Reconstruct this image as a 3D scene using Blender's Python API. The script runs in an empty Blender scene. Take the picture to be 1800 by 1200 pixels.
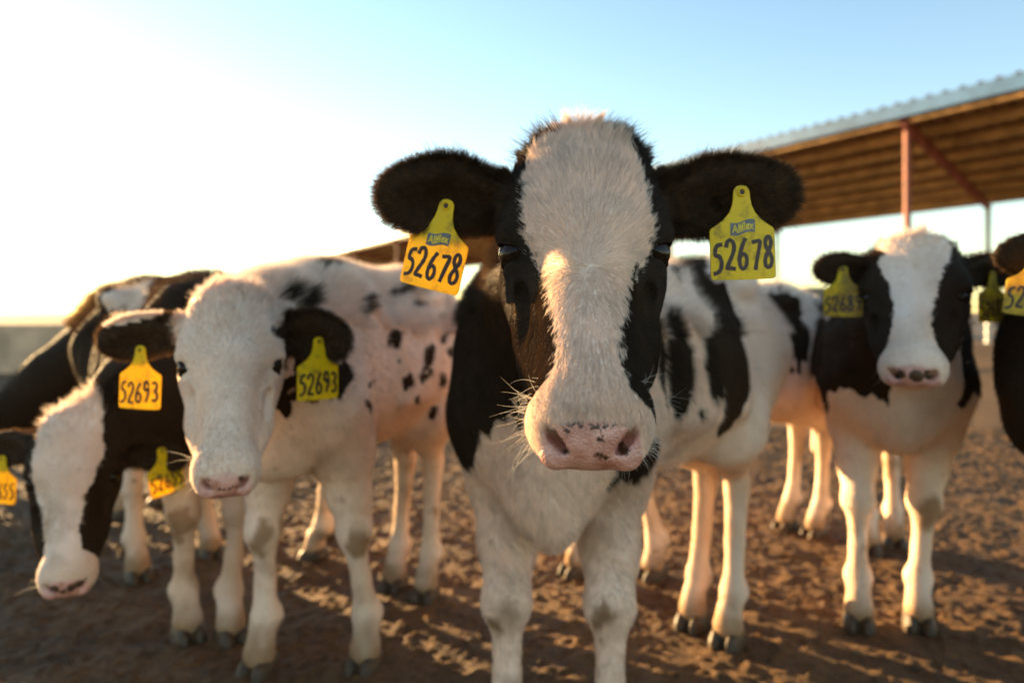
import bpy, math, random
import numpy as np
from mathutils import Vector, Matrix
R = math.radians
rng = np.random.default_rng(7)
random.seed(7)
sc = bpy.context.scene
col = sc.collection

# ------------------------------------------------------------------ camera
CAM_Z, F = 0.78, 1200.0           # eye height, focal length in pixels of an 1800 px wide frame
cam = bpy.data.cameras.new("camera")
co = bpy.data.objects.new("camera", cam)
col.objects.link(co)
co.location = (0, 0, CAM_Z)
co.rotation_euler = (R(90), 0, 0)
cam.sensor_width = 36
cam.lens = 24
cam.shift_y = -48 / 1800
cam.clip_start = 0.02
cam.clip_end = 3000
cam.dof.use_dof = True
cam.dof.focus_distance = 0.68
cam.dof.aperture_fstop = 3.0
sc.camera = co

# ------------------------------------------------------------------ light
SUN_AZ, SUN_EL = R(-48.5), R(7.5)      # azimuth from +Y, negative = to the left
w = bpy.data.worlds.new("World")
sc.world = w
w.use_nodes = True
nt = w.node_tree
bg = nt.nodes["Background"]
sky = nt.nodes.new("ShaderNodeTexSky")
sky.sky_type = 'NISHITA'
sky.sun_disc = False
sky.sun_elevation = SUN_EL
sky.sun_rotation = SUN_AZ
sky.air_density = 1.05
sky.dust_density = 0.12
sky.ozone_density = 1.4
nt.links.new(sky.outputs[0], bg.inputs[0])
bg.inputs[1].default_value = 0.088
sl = bpy.data.lights.new("sun", 'SUN')
so = bpy.data.objects.new("sun", sl)
col.objects.link(so)
sl.energy = 5.0
sl.angle = R(0.6)
sl.color = (1.0, 0.66, 0.30)
sd = Vector((math.sin(SUN_AZ) * math.cos(SUN_EL), math.cos(SUN_AZ) * math.cos(SUN_EL), math.sin(SUN_EL)))
so.rotation_euler = sd.to_track_quat('Z', 'Y').to_euler()
so.location = (-20, 20, 8)
sc.view_settings.view_transform = 'Standard'
sc.view_settings.look = 'None'
sc.view_settings.exposure = 2.33
sc.view_settings.gamma = 1
sc.cycles.max_bounces = 10
sc.cycles.diffuse_bounces = 6
sc.cycles.volume_bounces = 0
sc.cycles.transparent_max_bounces = 8

# ------------------------------------------------------------------ helpers
def P(px, py, d):
    return np.array([(px - 900) * d / F, d, CAM_Z - (py - 552) * d / F])

def V(*a):
    return np.array(a, float)

def unit(v):
    v = np.asarray(v, float)
    return v / np.linalg.norm(v)

def tag(o, label=None, cat=None, group=None, kind=None):
    for k, v in (("label", label), ("category", cat), ("group", group), ("kind", kind)):
        if v:
            o[k] = v
    return o

def empty(name, loc, parent=None):
    o = bpy.data.objects.new(name, None)
    o.empty_display_size = 0.1
    col.objects.link(o)
    o.location = loc
    return o

def mesh_obj(name, verts, faces, mat, parent=None, origin=None, smooth=False):
    """verts in world space; the object's origin goes to `origin` (or the parent's origin)."""
    me = bpy.data.meshes.new(name)
    o = bpy.data.objects.new(name, me)
    col.objects.link(o)
    verts = np.asarray(verts, float)
    po = np.array(parent_world(parent)) if parent is not None else np.zeros(3)
    og = np.array(origin) if origin is not None else po
    o.location = og - po
    o.parent = parent
    vv = verts - og
    if isinstance(faces, np.ndarray) and faces.ndim == 2:
        n, k = faces.shape
        me.vertices.add(len(vv)); me.vertices.foreach_set("co", vv.astype(np.float32).ravel())
        me.loops.add(n * k); me.loops.foreach_set("vertex_index", faces.astype(np.int32).ravel())
        me.polygons.add(n); me.polygons.foreach_set("loop_start", np.arange(0, n * k, k, dtype=np.int32))
        me.update(calc_edges=True)
    else:
        me.from_pydata([tuple(v) for v in vv], [], [tuple(int(i) for i in f) for f in faces])
        me.update()
    me.materials.append(mat)
    if smooth:
        me.polygons.foreach_set("use_smooth", np.ones(len(me.polygons), bool))
    return o

def parent_world(o):
    p = Vector((0, 0, 0))
    while o is not None:
        p = p + o.location
        o = o.parent
    return p

def set_attr(me, name, data, typ='FLOAT', domain='POINT'):
    a = me.attributes.new(name, typ, domain)
    key = {"FLOAT": "value", "FLOAT_VECTOR": "vector", "FLOAT_COLOR": "color"}[typ]
    a.data.foreach_set(key, np.asarray(data, np.float32).ravel())

def box_vf(c, sx, sy, sz, ax=None):
    """box centred at c; ax = (x axis, y axis, z axis) unit vectors"""
    ax = ax or (V(1, 0, 0), V(0, 1, 0), V(0, 0, 1))
    v = []
    for k in (-1, 1):
        for j in (-1, 1):
            for i in (-1, 1):
                v.append(np.array(c) + ax[0] * i * sx / 2 + ax[1] * j * sy / 2 + ax[2] * k * sz / 2)
    f = [(0, 2, 3, 1), (4, 5, 7, 6), (0, 1, 5, 4), (2, 6, 7, 3), (0, 4, 6, 2), (1, 3, 7, 5)]
    return v, f

def beam_vf(a, b, wd, ht):
    a, b = np.array(a, float), np.array(b, float)
    y = unit(b - a)
    x = np.cross(y, V(0, 0, 1))
    x = V(1, 0, 0) if np.linalg.norm(x) < 1e-4 else unit(x)
    z = np.cross(x, y)
    return box_vf((a + b) / 2, wd, np.linalg.norm(b - a), ht, (x, y, z))

def tube_vf(pts, rad, n=8):
    pts = [np.array(p, float) for p in pts]
    v, f = [], []
    for i, p in enumerate(pts):
        d = unit(pts[min(i + 1, len(pts) - 1)] - pts[max(i - 1, 0)])
        a = np.cross(d, V(0, 0, 1))
        a = V(1, 0, 0) if np.linalg.norm(a) < 1e-3 else unit(a)
        b = np.cross(d, a)
        r = rad[i] if hasattr(rad, '__len__') else rad
        for k in range(n):
            t = 2 * math.pi * k / n
            v.append(p + a * r * math.cos(t) + b * r * math.sin(t))
    for i in range(len(pts) - 1):
        for k in range(n):
            f.append((i * n + k, i * n + (k + 1) % n, (i + 1) * n + (k + 1) % n, (i + 1) * n + k))
    f.append(tuple(range(n - 1, -1, -1)))
    f.append(tuple(range((len(pts) - 1) * n, len(pts) * n)))
    return v, f

def merge(*vfs):
    V_, F_ = [], []
    for v, f in vfs:
        o = len(V_)
        V_ += list(v)
        F_ += [tuple(i + o for i in q) for q in f]
    return V_, F_

# value noise in numpy
_perm = rng.integers(0, 1 << 30, 4096).astype(np.int64)
_val = rng.random(4096).astype(np.float32)
def vnoise(p):
    p = np.asarray(p, np.float32)
    i = np.floor(p).astype(np.int64)
    f = p - i
    f = f * f * (3 - 2 * f)
    out = 0
    for dx in (0, 1):
        wx = f[..., 0] if dx else 1 - f[..., 0]
        for dy in (0, 1):
            wy = f[..., 1] if dy else 1 - f[..., 1]
            for dz in (0, 1):
                wz = f[..., 2] if dz else 1 - f[..., 2]
                h = _perm[(i[..., 0] + dx) & 4095] + _perm[(i[..., 1] + dy) & 4095] * 3 + _perm[(i[..., 2] + dz) & 4095] * 7
                out = out + wx * wy * wz * _val[(h ^ (h >> 7)) & 4095]
    return out * 2 - 1

def fbm(p, o=3):
    s, a = 0, 1.0
    for k in range(o):
        s = s + a * vnoise(np.asarray(p) * 2 ** k + 17.3 * k)
        a *= 0.5
    return s / 1.75

# ------------------------------------------------------------------ materials
def nmat(name):
    m = bpy.data.materials.new(name)
    m.use_nodes = True
    t = m.node_tree
    return m, t, t.nodes, t.links, t.nodes["Principled BSDF"]

def N(nodes, typ, **kw):
    n = nodes.new(typ)
    for k, v in kw.items():
        setattr(n, k, v)
    return n

def simple(name, c, rough=0.6, metal=0.0, var=0.15, scale=8.0, bump=0.0, dark=0.7):
    m, t, ns, ln, b = nmat(name)
    tc = N(ns, "ShaderNodeTexCoord")
    no = N(ns, "ShaderNodeTexNoise"); no.inputs["Scale"].default_value = scale; no.inputs["Detail"].default_value = 6
    ln.new(tc.outputs["Object"], no.inputs["Vector"])
    cr = N(ns, "ShaderNodeValToRGB")
    cr.color_ramp.elements[0].position = 0.35; cr.color_ramp.elements[1].position = 0.7
    cr.color_ramp.elements[0].color = (*[x * dark for x in c], 1)
    cr.color_ramp.elements[1].color = (*[min(1, x * (1 + var)) for x in c], 1)
    ln.new(no.outputs[0], cr.inputs[0]); ln.new(cr.outputs[0], b.inputs["Base Color"])
    b.inputs["Roughness"].default_value = rough; b.inputs["Metallic"].default_value = metal
    if bump:
        bp = N(ns, "ShaderNodeBump"); bp.inputs["Strength"].default_value = bump; bp.inputs["Distance"].default_value = 0.02
        ln.new(no.outputs[0], bp.inputs["Height"]); ln.new(bp.outputs[0], b.inputs["Normal"])
    return m

def coat_material(name, white=(0.88, 0.70, 0.58), black=(0.030, 0.016, 0.007)):
    """skin and short coat: black and white patches, pink nose, dirt with painted bounce warmth, from vertex fields"""
    m, t, ns, ln, b = nmat(name)
    def attr(n):
        a = N(ns, "ShaderNodeAttribute"); a.attribute_name = n; return a
    tc = N(ns, "ShaderNodeTexCoord")
    no = N(ns, "ShaderNodeTexNoise"); no.inputs["Scale"].default_value = 120; no.inputs["Detail"].default_value = 3
    ln.new(tc.outputs["Object"], no.inputs["Vector"])
    jit = N(ns, "ShaderNodeMath", operation='MULTIPLY_ADD'); jit.inputs[1].default_value = 0.010; jit.inputs[2].default_value = -0.005
    ln.new(no.outputs[0], jit.inputs[0])
    ad = N(ns, "ShaderNodeMath", operation='ADD')
    ln.new(attr("patch").outputs["Fac"], ad.inputs[0]); ln.new(jit.outputs[0], ad.inputs[1])
    mr = N(ns, "ShaderNodeMapRange"); mr.inputs["From Min"].default_value = -0.0012; mr.inputs["From Max"].default_value = 0.0012
    ln.new(ad.outputs[0], mr.inputs[0])
    n2 = N(ns, "ShaderNodeTexNoise"); n2.inputs["Scale"].default_value = 9; n2.inputs["Detail"].default_value = 8
    ln.new(tc.outputs["Object"], n2.inputs["Vector"])
    wr = N(ns, "ShaderNodeValToRGB")
    wr.color_ramp.elements[0].position = 0.3; wr.color_ramp.elements[0].color = (*[x * y for x, y in zip(white, (0.86, 0.76, 0.66))], 1)
    wr.color_ramp.elements[1].position = 0.65; wr.color_ramp.elements[1].color = (*white, 1)
    ln.new(n2.outputs[0], wr.inputs[0])
    dm = N(ns, "ShaderNodeMix", data_type='RGBA'); dm.inputs["B"].default_value = (0.30, 0.175, 0.085, 1)
    ln.new(attr("dirt").outputs["Fac"], dm.inputs["Factor"]); ln.new(wr.outputs[0], dm.inputs["A"])
    cm = N(ns, "ShaderNodeMix", data_type='RGBA'); cm.inputs["B"].default_value = (*black, 1)
    ln.new(mr.outputs[0], cm.inputs["Factor"]); ln.new(dm.outputs["Result"], cm.inputs["A"])
    # nose
    n3 = N(ns, "ShaderNodeTexNoise"); n3.inputs["Scale"].default_value = 60; n3.inputs["Detail"].default_value = 4
    ln.new(tc.outputs["Object"], n3.inputs["Vector"])
    pr = N(ns, "ShaderNodeValToRGB")
    pr.color_ramp.elements[0].position = 0.3; pr.color_ramp.elements[0].color = (0.42, 0.17, 0.12, 1)
    pr.color_ramp.elements[1].position = 0.62; pr.color_ramp.elements[1].color = (0.70, 0.39, 0.32, 1)
    ln.new(n3.outputs[0], pr.inputs[0])
    sp = N(ns, "ShaderNodeMapRange"); sp.inputs["From Min"].default_value = -0.0008; sp.inputs["From Max"].default_value = 0.0008
    j2 = N(ns, "ShaderNodeMath", operation='MULTIPLY_ADD'); j2.inputs[1].default_value = 0.010; j2.inputs[2].default_value = -0.005
    n4 = N(ns, "ShaderNodeTexNoise"); n4.inputs["Scale"].default_value = 420; n4.inputs["Detail"].default_value = 3
    ln.new(tc.outputs["Object"], n4.inputs["Vector"]); ln.new(n4.outputs[0], j2.inputs[0])
    a2 = N(ns, "ShaderNodeMath", operation='ADD'); ln.new(attr("spot").outputs["Fac"], a2.inputs[0]); ln.new(j2.outputs[0], a2.inputs[1])
    ln.new(a2.outputs[0], sp.inputs[0])
    pm = N(ns, "ShaderNodeMix", data_type='RGBA'); pm.inputs["B"].default_value = (0.07, 0.035, 0.018, 1)
    ln.new(sp.outputs[0], pm.inputs["Factor"]); ln.new(pr.outputs[0], pm.inputs["A"])
    nm = N(ns, "ShaderNodeMix", data_type='RGBA')
    ns_ = attr("nose")
    ln.new(ns_.outputs["Fac"], nm.inputs["Factor"]); ln.new(cm.outputs["Result"], nm.inputs["A"]); ln.new(pm.outputs["Result"], nm.inputs["B"])
    ln.new(nm.outputs["Result"], b.inputs["Base Color"])
    rr = N(ns, "ShaderNodeMapRange"); rr.inputs["To Min"].default_value = 0.75; rr.inputs["To Max"].default_value = 0.33
    ln.new(ns_.outputs["Fac"], rr.inputs[0]); ln.new(rr.outputs[0], b.inputs["Roughness"])
    sp2 = N(ns, "ShaderNodeMapRange"); sp2.inputs["To Min"].default_value = 0.12; sp2.inputs["To Max"].default_value = 0.6
    ln.new(ns_.outputs["Fac"], sp2.inputs[0]); ln.new(sp2.outputs[0], b.inputs["Specular IOR Level"])
    # short hair relief
    st = N(ns, "ShaderNodeTexNoise"); st.inputs["Scale"].default_value = 300; st.inputs["Detail"].default_value = 3
    ln.new(tc.outputs["Object"], st.inputs["Vector"])
    vo = N(ns, "ShaderNodeTexVoronoi"); vo.inputs["Scale"].default_value = 420
    ln.new(tc.outputs["Object"], vo.inputs["Vector"])
    vm = N(ns, "ShaderNodeMath", operation='MULTIPLY_ADD'); vm.inputs[2].default_value = 0
    ln.new(vo.outputs["Distance"], vm.inputs[0]); ln.new(ns_.outputs["Fac"], vm.inputs[1]); ln.new(st.outputs[0], vm.inputs[2])
    bp = N(ns, "ShaderNodeBump"); bp.inputs["Strength"].default_value = 0.5; bp.inputs["Distance"].default_value = 0.002
    ln.new(vm.outputs[0], bp.inputs["Height"]); ln.new(bp.outputs[0], b.inputs["Normal"])
    return m

def fur_material(name):
    m = bpy.data.materials.new(name); m.use_nodes = True
    t = m.node_tree; ns, ln = t.nodes, t.links
    for n in list(ns): ns.remove(n)
    a = N(ns, "ShaderNodeAttribute"); a.attribute_name = "hcol"
    d = N(ns, "ShaderNodeBsdfDiffuse"); tr = N(ns, "ShaderNodeBsdfTranslucent")
    h = N(ns, "ShaderNodeBsdfHair"); h.component = 'Reflection'; h.inputs["RoughnessU"].default_value = 0.35; h.inputs["RoughnessV"].default_value = 0.6
    h2 = N(ns, "ShaderNodeBsdfHair"); h2.component = 'Transmission'; h2.inputs["RoughnessU"].default_value = 0.3; h2.inputs["RoughnessV"].default_value = 0.5
    m1 = N(ns, "ShaderNodeMixShader"); m1.inputs[0].default_value = 0.22
    m2 = N(ns, "ShaderNodeMixShader"); m2.inputs[0].default_value = 0.03
    m3 = N(ns, "ShaderNodeMixShader"); m3.inputs[0].default_value = 0.22
    o = N(ns, "ShaderNodeOutputMaterial")
    for x in (d, tr, h2): ln.new(a.outputs["Color"], x.inputs["Color"])
    h.inputs["Color"].default_value = (0.8, 0.75, 0.7, 1)
    ln.new(d.outputs[0], m1.inputs[1]); ln.new(tr.outputs[0], m1.inputs[2])
    ln.new(m1.outputs[0], m2.inputs[1]); ln.new(h.outputs[0], m2.inputs[2])
    ln.new(m2.outputs[0], m3.inputs[1]); ln.new(h2.outputs[0], m3.inputs[2])
    ln.new(m3.outputs[0], o.inputs[0])
    return m

def tag_material(name="yellow_plastic", lo=0.34, hi=0.52):
    m = bpy.data.materials.new(name); m.use_nodes = True
    t = m.node_tree; ns, ln = t.nodes, t.links
    b = ns["Principled BSDF"]; o = ns["Material Output"]
    tc = N(ns, "ShaderNodeTexCoord"); no = N(ns, "ShaderNodeTexNoise"); no.inputs["Scale"].default_value = 45; no.inputs["Detail"].default_value = 8
    no.inputs["Roughness"].default_value = 0.7
    ln.new(tc.outputs["Object"], no.inputs["Vector"])
    cr = N(ns, "ShaderNodeValToRGB")
    cr.color_ramp.elements[0].position = lo; cr.color_ramp.elements[0].color = (0.26, 0.19, 0.03, 1)
    cr.color_ramp.elements[1].position = hi; cr.color_ramp.elements[1].color = (0.95, 0.74, 0.01, 1)
    ln.new(no.outputs[0], cr.inputs[0]); ln.new(cr.outputs[0], b.inputs["Base Color"])
    b.inputs["Roughness"].default_value = 0.42
    tr = N(ns, "ShaderNodeBsdfTranslucent"); tr.inputs[0].default_value = (0.95, 0.62, 0.02, 1)
    mx = N(ns, "ShaderNodeMixShader"); mx.inputs[0].default_value = 0.38
    ln.new(b.outputs[0], mx.inputs[1]); ln.new(tr.outputs[0], mx.inputs[2]); ln.new(mx.outputs[0], o.inputs[0])
    return m

M_COAT = coat_material("cow_coat")
M_COAT2 = coat_material("cow_coat_soft", white=(0.87, 0.70, 0.58), black=(0.028, 0.015, 0.0065))
M_FUR = fur_material("cow_fur")
M_TAG = tag_material(lo=.33, hi=.50)
M_TAGD = tag_material('dirty_yellow_plastic', .46, .68)
M_INK = simple("marker_ink", (0.03, 0.012, 0.012), 0.5, var=0.5, scale=200)
M_LOGO = simple("logo_grey", (0.13, 0.15, 0.17), 0.5, scale=100)
M_LOGOY = simple("logo_yellow", (0.8, 0.62, 0.03), 0.5, scale=100)
M_HOOF = simple("hoof_horn", (0.055, 0.030, 0.013), 0.55, var=0.5, scale=60, bump=0.3)
m_, t_, n_, l_, b_ = nmat("eye_wet"); b_.inputs["Base Color"].default_value = (0.012, 0.007, 0.005, 1); b_.inputs["Roughness"].default_value = 0.10; b_.inputs["Specular IOR Level"].default_value = 0.22
no_ = N(n_, "ShaderNodeTexNoise"); no_.inputs["Scale"].default_value = 40
cr_ = N(n_, "ShaderNodeValToRGB"); cr_.color_ramp.elements[0].color = (0.006, 0.004, 0.003, 1); cr_.color_ramp.elements[1].color = (0.03, 0.016, 0.01, 1)
l_.new(no_.outputs[0], cr_.inputs[0]); l_.new(cr_.outputs[0], b_.inputs["Base Color"])
M_EYE = m_
M_LID = simple('lid_skin', (.022, .012, .006), .95, var=.5, scale=90, bump=.3)
M_LID.node_tree.nodes['Principled BSDF'].inputs['Specular IOR Level'].default_value = .08
M_LIDP = simple('pale_lid_skin', (.55, .40, .32), .7, var=.3, scale=90, bump=.3)

# ------------------------------------------------------------------ implicit surfaces
def smin(a, b, k):
    h = np.maximum(k - np.abs(a - b), 0) / k
    return np.minimum(a, b) - h * h * k * 0.25

class Sdf:
    def __init__(self):
        self.ops = []
    def cone(self, a, b, ra, rb, k=0.03, fr=None):
        self.ops.append(("c", np.array(a, np.float32), np.array(b, np.float32), ra, rb, k, fr, 1)); return self
    def ell(self, c, r, k=0.03, ax=None, fr=None, sub=False):
        A = np.array(ax if ax is not None else np.eye(3), np.float32)
        self.ops.append(("e", np.array(c, np.float32), np.array(r, np.float32), A, 0, k, fr, -1 if sub else 1)); return self
    def eval(self, p):
        p = p.astype(np.float32)
        loc = {}
        d = np.full(len(p), 9.0, np.float32)
        for op in self.ops:
            fr = op[6]
            if fr is None:
                q, s = p, 1.0
            else:
                if id(fr) not in loc:
                    loc[id(fr)] = fr.to_local(p)
                q, s = loc[id(fr)], fr.s
            if op[0] == "c":
                a, b, ra, rb = op[1:5]
                ba = b - a
                h = np.clip(((q - a) @ ba) / (ba @ ba), 0, 1)
                x = np.linalg.norm(q - a - h[:, None] * ba, axis=1) - (ra + (rb - ra) * h)
            else:
                u = (q - op[1]) @ op[3].T
                r = op[2]
                k0 = np.linalg.norm(u / r, axis=1)
                k1 = np.linalg.norm(u / (r * r), axis=1) + 1e-9
                x = k0 * (k0 - 1) / k1
            x = x * s
            if op[7] > 0:
                d = smin(d, x, op[5])
            else:
                d = -smin(-d, x, op[5])
        return d

class Frame:
    """head frame: s = sideways (picture right), t = poll to nose, u = out of the forehead"""
    def __init__(self, o, nose, up=V(0, 0, 1), roll=0.0, L=0.44, wid=1.0):
        self.o = np.array(o, float)
        t = np.array(nose, float) - self.o
        self.s = np.linalg.norm(t) / L
        t = t / np.linalg.norm(t)
        s = unit(np.cross(t, up)) * -1
        u = np.cross(s, t) * 1.0
        u = np.cross(t, s) if np.dot(np.cross(t, s), up) > 0 else np.cross(s, t)
        if roll:
            s, u = s * math.cos(roll) + u * math.sin(roll), u * math.cos(roll) - s * math.sin(roll)
        self.R = np.array([s, t, u])
        self.w = wid
    def to_local(self, p):
        q = ((p - self.o.astype(np.float32)) @ self.R.T.astype(np.float32)) / np.float32(self.s)
        q[:, 0] /= self.w
        return q
    def to_world(self, q):
        q = np.atleast_2d(np.array(q, float)).copy()
        q[:, 0] *= self.w
        return (q * self.s) @ self.R + self.o

def axis_grid(lo, hi, flo, fhi, fine, coarse):
    a = list(np.arange(flo, fhi, fine))
    st, x = fine, a[0]
    left = []
    while x > lo:
        st = min(coarse, st * 1.15); x -= st; left.append(x)
    st, x = fine, a[-1]
    while x < hi:
        st = min(coarse, st * 1.15); x += st; a.append(x)
    return np.array(left[::-1] + a)

def surface(sdf, xs, ys, zs, post=None):
    B = 6
    nx, ny, nz = len(xs), len(ys), len(zs)
    def centers(a):
        idx = list(range(0, len(a), B))
        return np.array([(a[i] + a[min(i + B, len(a) - 1)]) / 2 for i in idx]), np.array([(a[min(i + B, len(a) - 1)] - a[i]) / 2 for i in idx])
    cx, hx = centers(xs); cy, hy = centers(ys); cz, hz = centers(zs)
    G = np.stack(np.meshgrid(cx, cy, cz, indexing='ij'), -1).reshape(-1, 3)
    rad = np.sqrt(hx[:, None, None] ** 2 + hy[None, :, None] ** 2 + hz[None, None, :] ** 2).ravel()
    dc = sdf.eval(G)
    act = np.abs(dc) < rad * 1.25 + 0.012
    shp = (len(cx), len(cy), len(cz))
    ix, iy, iz = np.arange(nx) // B, np.arange(ny) // B, np.arange(nz) // B
    A = act.reshape(shp)
    # points on block borders belong to both: dilate by checking neighbours
    A2 = A.copy()
    for ax in range(3):
        sh = np.zeros_like(A2); sl_ = [slice(None)] * 3; sr = [slice(None)] * 3
        sl_[ax] = slice(1, None); sr[ax] = slice(0, -1)
        sh[tuple(sl_)] = A2[tuple(sr)]
        A2 = A2 | sh
    A = A2
    full = A[np.ix_(ix, iy, iz)]
    Fv = np.where(dc.reshape(shp)[np.ix_(ix, iy, iz)] > 0, 1.0, -1.0).astype(np.float32)
    I = np.nonzero(full)
    pts = np.stack([xs[I[0]], ys[I[1]], zs[I[2]]], -1)
    vals = np.empty(len(pts), np.float32)
    for c in range(0, len(pts), 200000):
        q = pts[c:c + 200000]
        v = sdf.eval(q)
        if post is not None:
            v = post(q, v)
        vals[c:c + 200000] = v
    Fv[I] = vals
    # naive surface nets
    inside = Fv < 0
    c8 = [(a, b, c) for a in (0, 1) for b in (0, 1) for c in (0, 1)]
    cnt = np.zeros((nx - 1, ny - 1, nz - 1), np.int8)
    for a, b, c in c8:
        cnt += inside[a:nx - 1 + a, b:ny - 1 + b, c:nz - 1 + c]
    act = (cnt > 0) & (cnt < 8)
    CI = np.stack(np.nonzero(act), -1)
    vid = -np.ones(act.shape, np.int64)
    vid[act] = np.arange(len(CI))
    acc = np.zeros((len(CI), 3)); num = np.zeros(len(CI))
    X = [xs, ys, zs]
    for i in range(8):
        for ax in range(3):
            a = c8[i]
            if a[ax] == 1:
                continue
            b = list(a); b[ax] = 1
            ia = CI + np.array(a); ib = CI + np.array(b)
            fa = Fv[tuple(ia.T)]; fb = Fv[tuple(ib.T)]
            m = (fa < 0) != (fb < 0)
            tt = np.where(m, fa / np.where(fa == fb, 1, fa - fb), 0)
            pa = np.stack([X[k][ia[:, k]] for k in range(3)], -1)
            pb = np.stack([X[k][ib[:, k]] for k in range(3)], -1)
            q = pa + (pb - pa) * tt[:, None]
            acc += q * m[:, None]; num += m
    verts = acc / num[:, None]
    faces = []
    for ax in range(3):
        u, v = [(1, 2), (2, 0), (0, 1)][ax]
        s0 = [slice(1, -1)] * 3; s1 = [slice(1, -1)] * 3
        s0[ax] = slice(0, -1); s1[ax] = slice(1, None)
        a = inside[tuple(s0)]; b = inside[tuple(s1)]
        m = a != b
        J = np.stack(np.nonzero(m), -1)
        flip = a[m]
        J[:, u] += 1; J[:, v] += 1
        def cell(du, dv):
            K = J.copy(); K[:, u] -= du; K[:, v] -= dv
            return vid[tuple(K.T)]
        q = np.stack([cell(1, 1), cell(0, 1), cell(0, 0), cell(1, 0)], -1)
        q[~flip] = q[~flip][:, ::-1]
        faces.append(q)
    faces = np.concatenate(faces)
    faces = faces[(faces >= 0).all(1)]
    return verts, faces

def relax(verts, faces, it=2, lam=0.5):
    n = len(verts)
    e = np.concatenate([faces[:, [0, 1]], faces[:, [1, 2]], faces[:, [2, 3]], faces[:, [3, 0]]])
    deg = np.bincount(e[:, 0], minlength=n) + np.bincount(e[:, 1], minlength=n)
    for _ in range(it):
        s = np.zeros_like(verts)
        for k in range(3):
            s[:, k] = np.bincount(e[:, 0], verts[e[:, 1], k], n) + np.bincount(e[:, 1], verts[e[:, 0], k], n)
        verts = verts * (1 - lam) + lam * s / np.maximum(deg, 1)[:, None]
    return verts

def vnormals(v, f):
    n = np.cross(v[f[:, 2]] - v[f[:, 0]], v[f[:, 3]] - v[f[:, 1]])
    out = np.zeros_like(v)
    for k in range(4):
        for c in range(3):
            out[:, c] += np.bincount(f[:, k], n[:, c], len(v))
    return out / np.maximum(np.linalg.norm(out, axis=1), 1e-12)[:, None]

# ------------------------------------------------------------------ fur as hair curves
def hair_curves(name, roots, dirs, length, width, colr, parent, normals=None, bend=0.4, npt=4, mat=None, curl=None):
    """dirs unit; hairs bend towards gravity a little"""
    n = len(roots)
    hc = bpy.data.hair_curves.new(name)
    hc.add_curves([npt] * n)
    o = bpy.data.objects.new(name, hc)
    col.objects.link(o)
    og = np.array(parent_world(parent))
    o.parent = parent
    pos = np.zeros((n, npt, 3), np.float32)
    p = roots - og
    step = length / (npt - 1)
    d = dirs.copy()
    for k in range(npt):
        pos[:, k] = p
        p = p + d * step[:, None]
        d = d + (np.array([0, 0, -bend]) + (curl if curl is not None else 0)) / npt
        d /= np.linalg.norm(d, axis=1)[:, None]
    hc.attributes["position"].data.foreach_set("vector", pos.ravel())
    ra = hc.attributes.get("radius") or hc.attributes.new("radius", 'FLOAT', 'POINT')
    prof = np.linspace(1, 0.18, npt)
    ra.data.foreach_set("value", (width[:, None] * prof[None] * 0.5).astype(np.float32).ravel())
    ca = hc.attributes.new("hcol", 'FLOAT_COLOR', 'CURVE')
    c4 = np.ones((n, 4), np.float32); c4[:, :3] = colr
    ca.data.foreach_set("color", c4.ravel())
    hc.materials.append(mat or M_FUR)
    return o

def sample(verts, faces, dens, count):
    a = np.linalg.norm(np.cross(verts[faces[:, 2]] - verts[faces[:, 0]], verts[faces[:, 3]] - verts[faces[:, 1]]), axis=1) * 0.5
    wgt = a * dens[faces].mean(1)
    cdf = np.cumsum(wgt); cdf /= cdf[-1]
    fi = np.searchsorted(cdf, rng.random(count))
    u, v = rng.random(count), rng.random(count)
    wts = np.stack([(1 - u) * (1 - v), u * (1 - v), u * v, (1 - u) * v], -1)
    return faces[np.minimum(fi, len(faces) - 1)], wts

def interp(arr, fi, w_):
    return (arr[fi] * (w_[..., None] if arr.ndim == 2 else w_)).sum(1)

# ------------------------------------------------------------------ hooves
def make_hoof_mesh():
    s = Sdf()
    for k in (-1, 1):
        s.ell((k * 0.019, -0.012, 0.012), (0.020, 0.040, 0.040), 0.004)
    s.ell((0, 0.02, 0.03), (0.034, 0.028, 0.03), 0.012)
    s.ell((0, 0, -0.06), (0.3, 0.3, 0.062), 0.004, sub=True)
    g = np.arange(-0.06, 0.07, 0.0045)
    v, f = surface(s, g, g, g)
    v = relax(v, f, 1)
    me = bpy.data.meshes.new("hoof")
    me.from_pydata([tuple(x) for x in v], [], [tuple(int(i) for i in q) for q in f]); me.update()
    me.polygons.foreach_set("use_smooth", np.ones(len(me.polygons), bool))
    me.materials.append(M_HOOF)
    return me
HOOF = make_hoof_mesh()

# ------------------------------------------------------------------ ear tags
DIG = {
 '0': [[(.5,1),(.15,.8),(.1,.35),(.4,0),(.75,.15),(.85,.6),(.7,.95),(.5,1)]],
 '1': [[(.35,.8),(.55,1),(.5,0)]],
 '2': [[(.08,.75),(.22,.97),(.6,1),(.82,.8),(.7,.55),(.35,.28),(.08,.03),(.45,.06),(.88,.02)]],
 '3': [[(.1,.88),(.4,1),(.75,.88),(.7,.62),(.4,.52),(.75,.42),(.82,.18),(.5,0),(.1,.1)]],
 '5': [[(.88,1),(.3,.95),(.2,.58),(.55,.62),(.8,.42),(.72,.15),(.4,.02),(.05,0)]],
 '6': [[(.75,1),(.4,.75),(.12,.35),(.2,.06),(.55,0),(.82,.2),(.75,.45),(.45,.52),(.18,.38)]],
 '7': [[(.1,.93),(.5,.97),(.92,1),(.6,.5),(.35,0)]],
 '8': [[(.5,.52),(.2,.72),(.3,.96),(.62,1),(.82,.78),(.5,.52),(.15,.28),(.2,.04),(.5,0),(.8,.12),(.82,.34),(.5,.52)]],
 '9': [[(.8,.75),(.55,1),(.2,.9),(.18,.6),(.5,.5),(.8,.72),(.75,.35),(.45,0)]],
}
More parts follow.
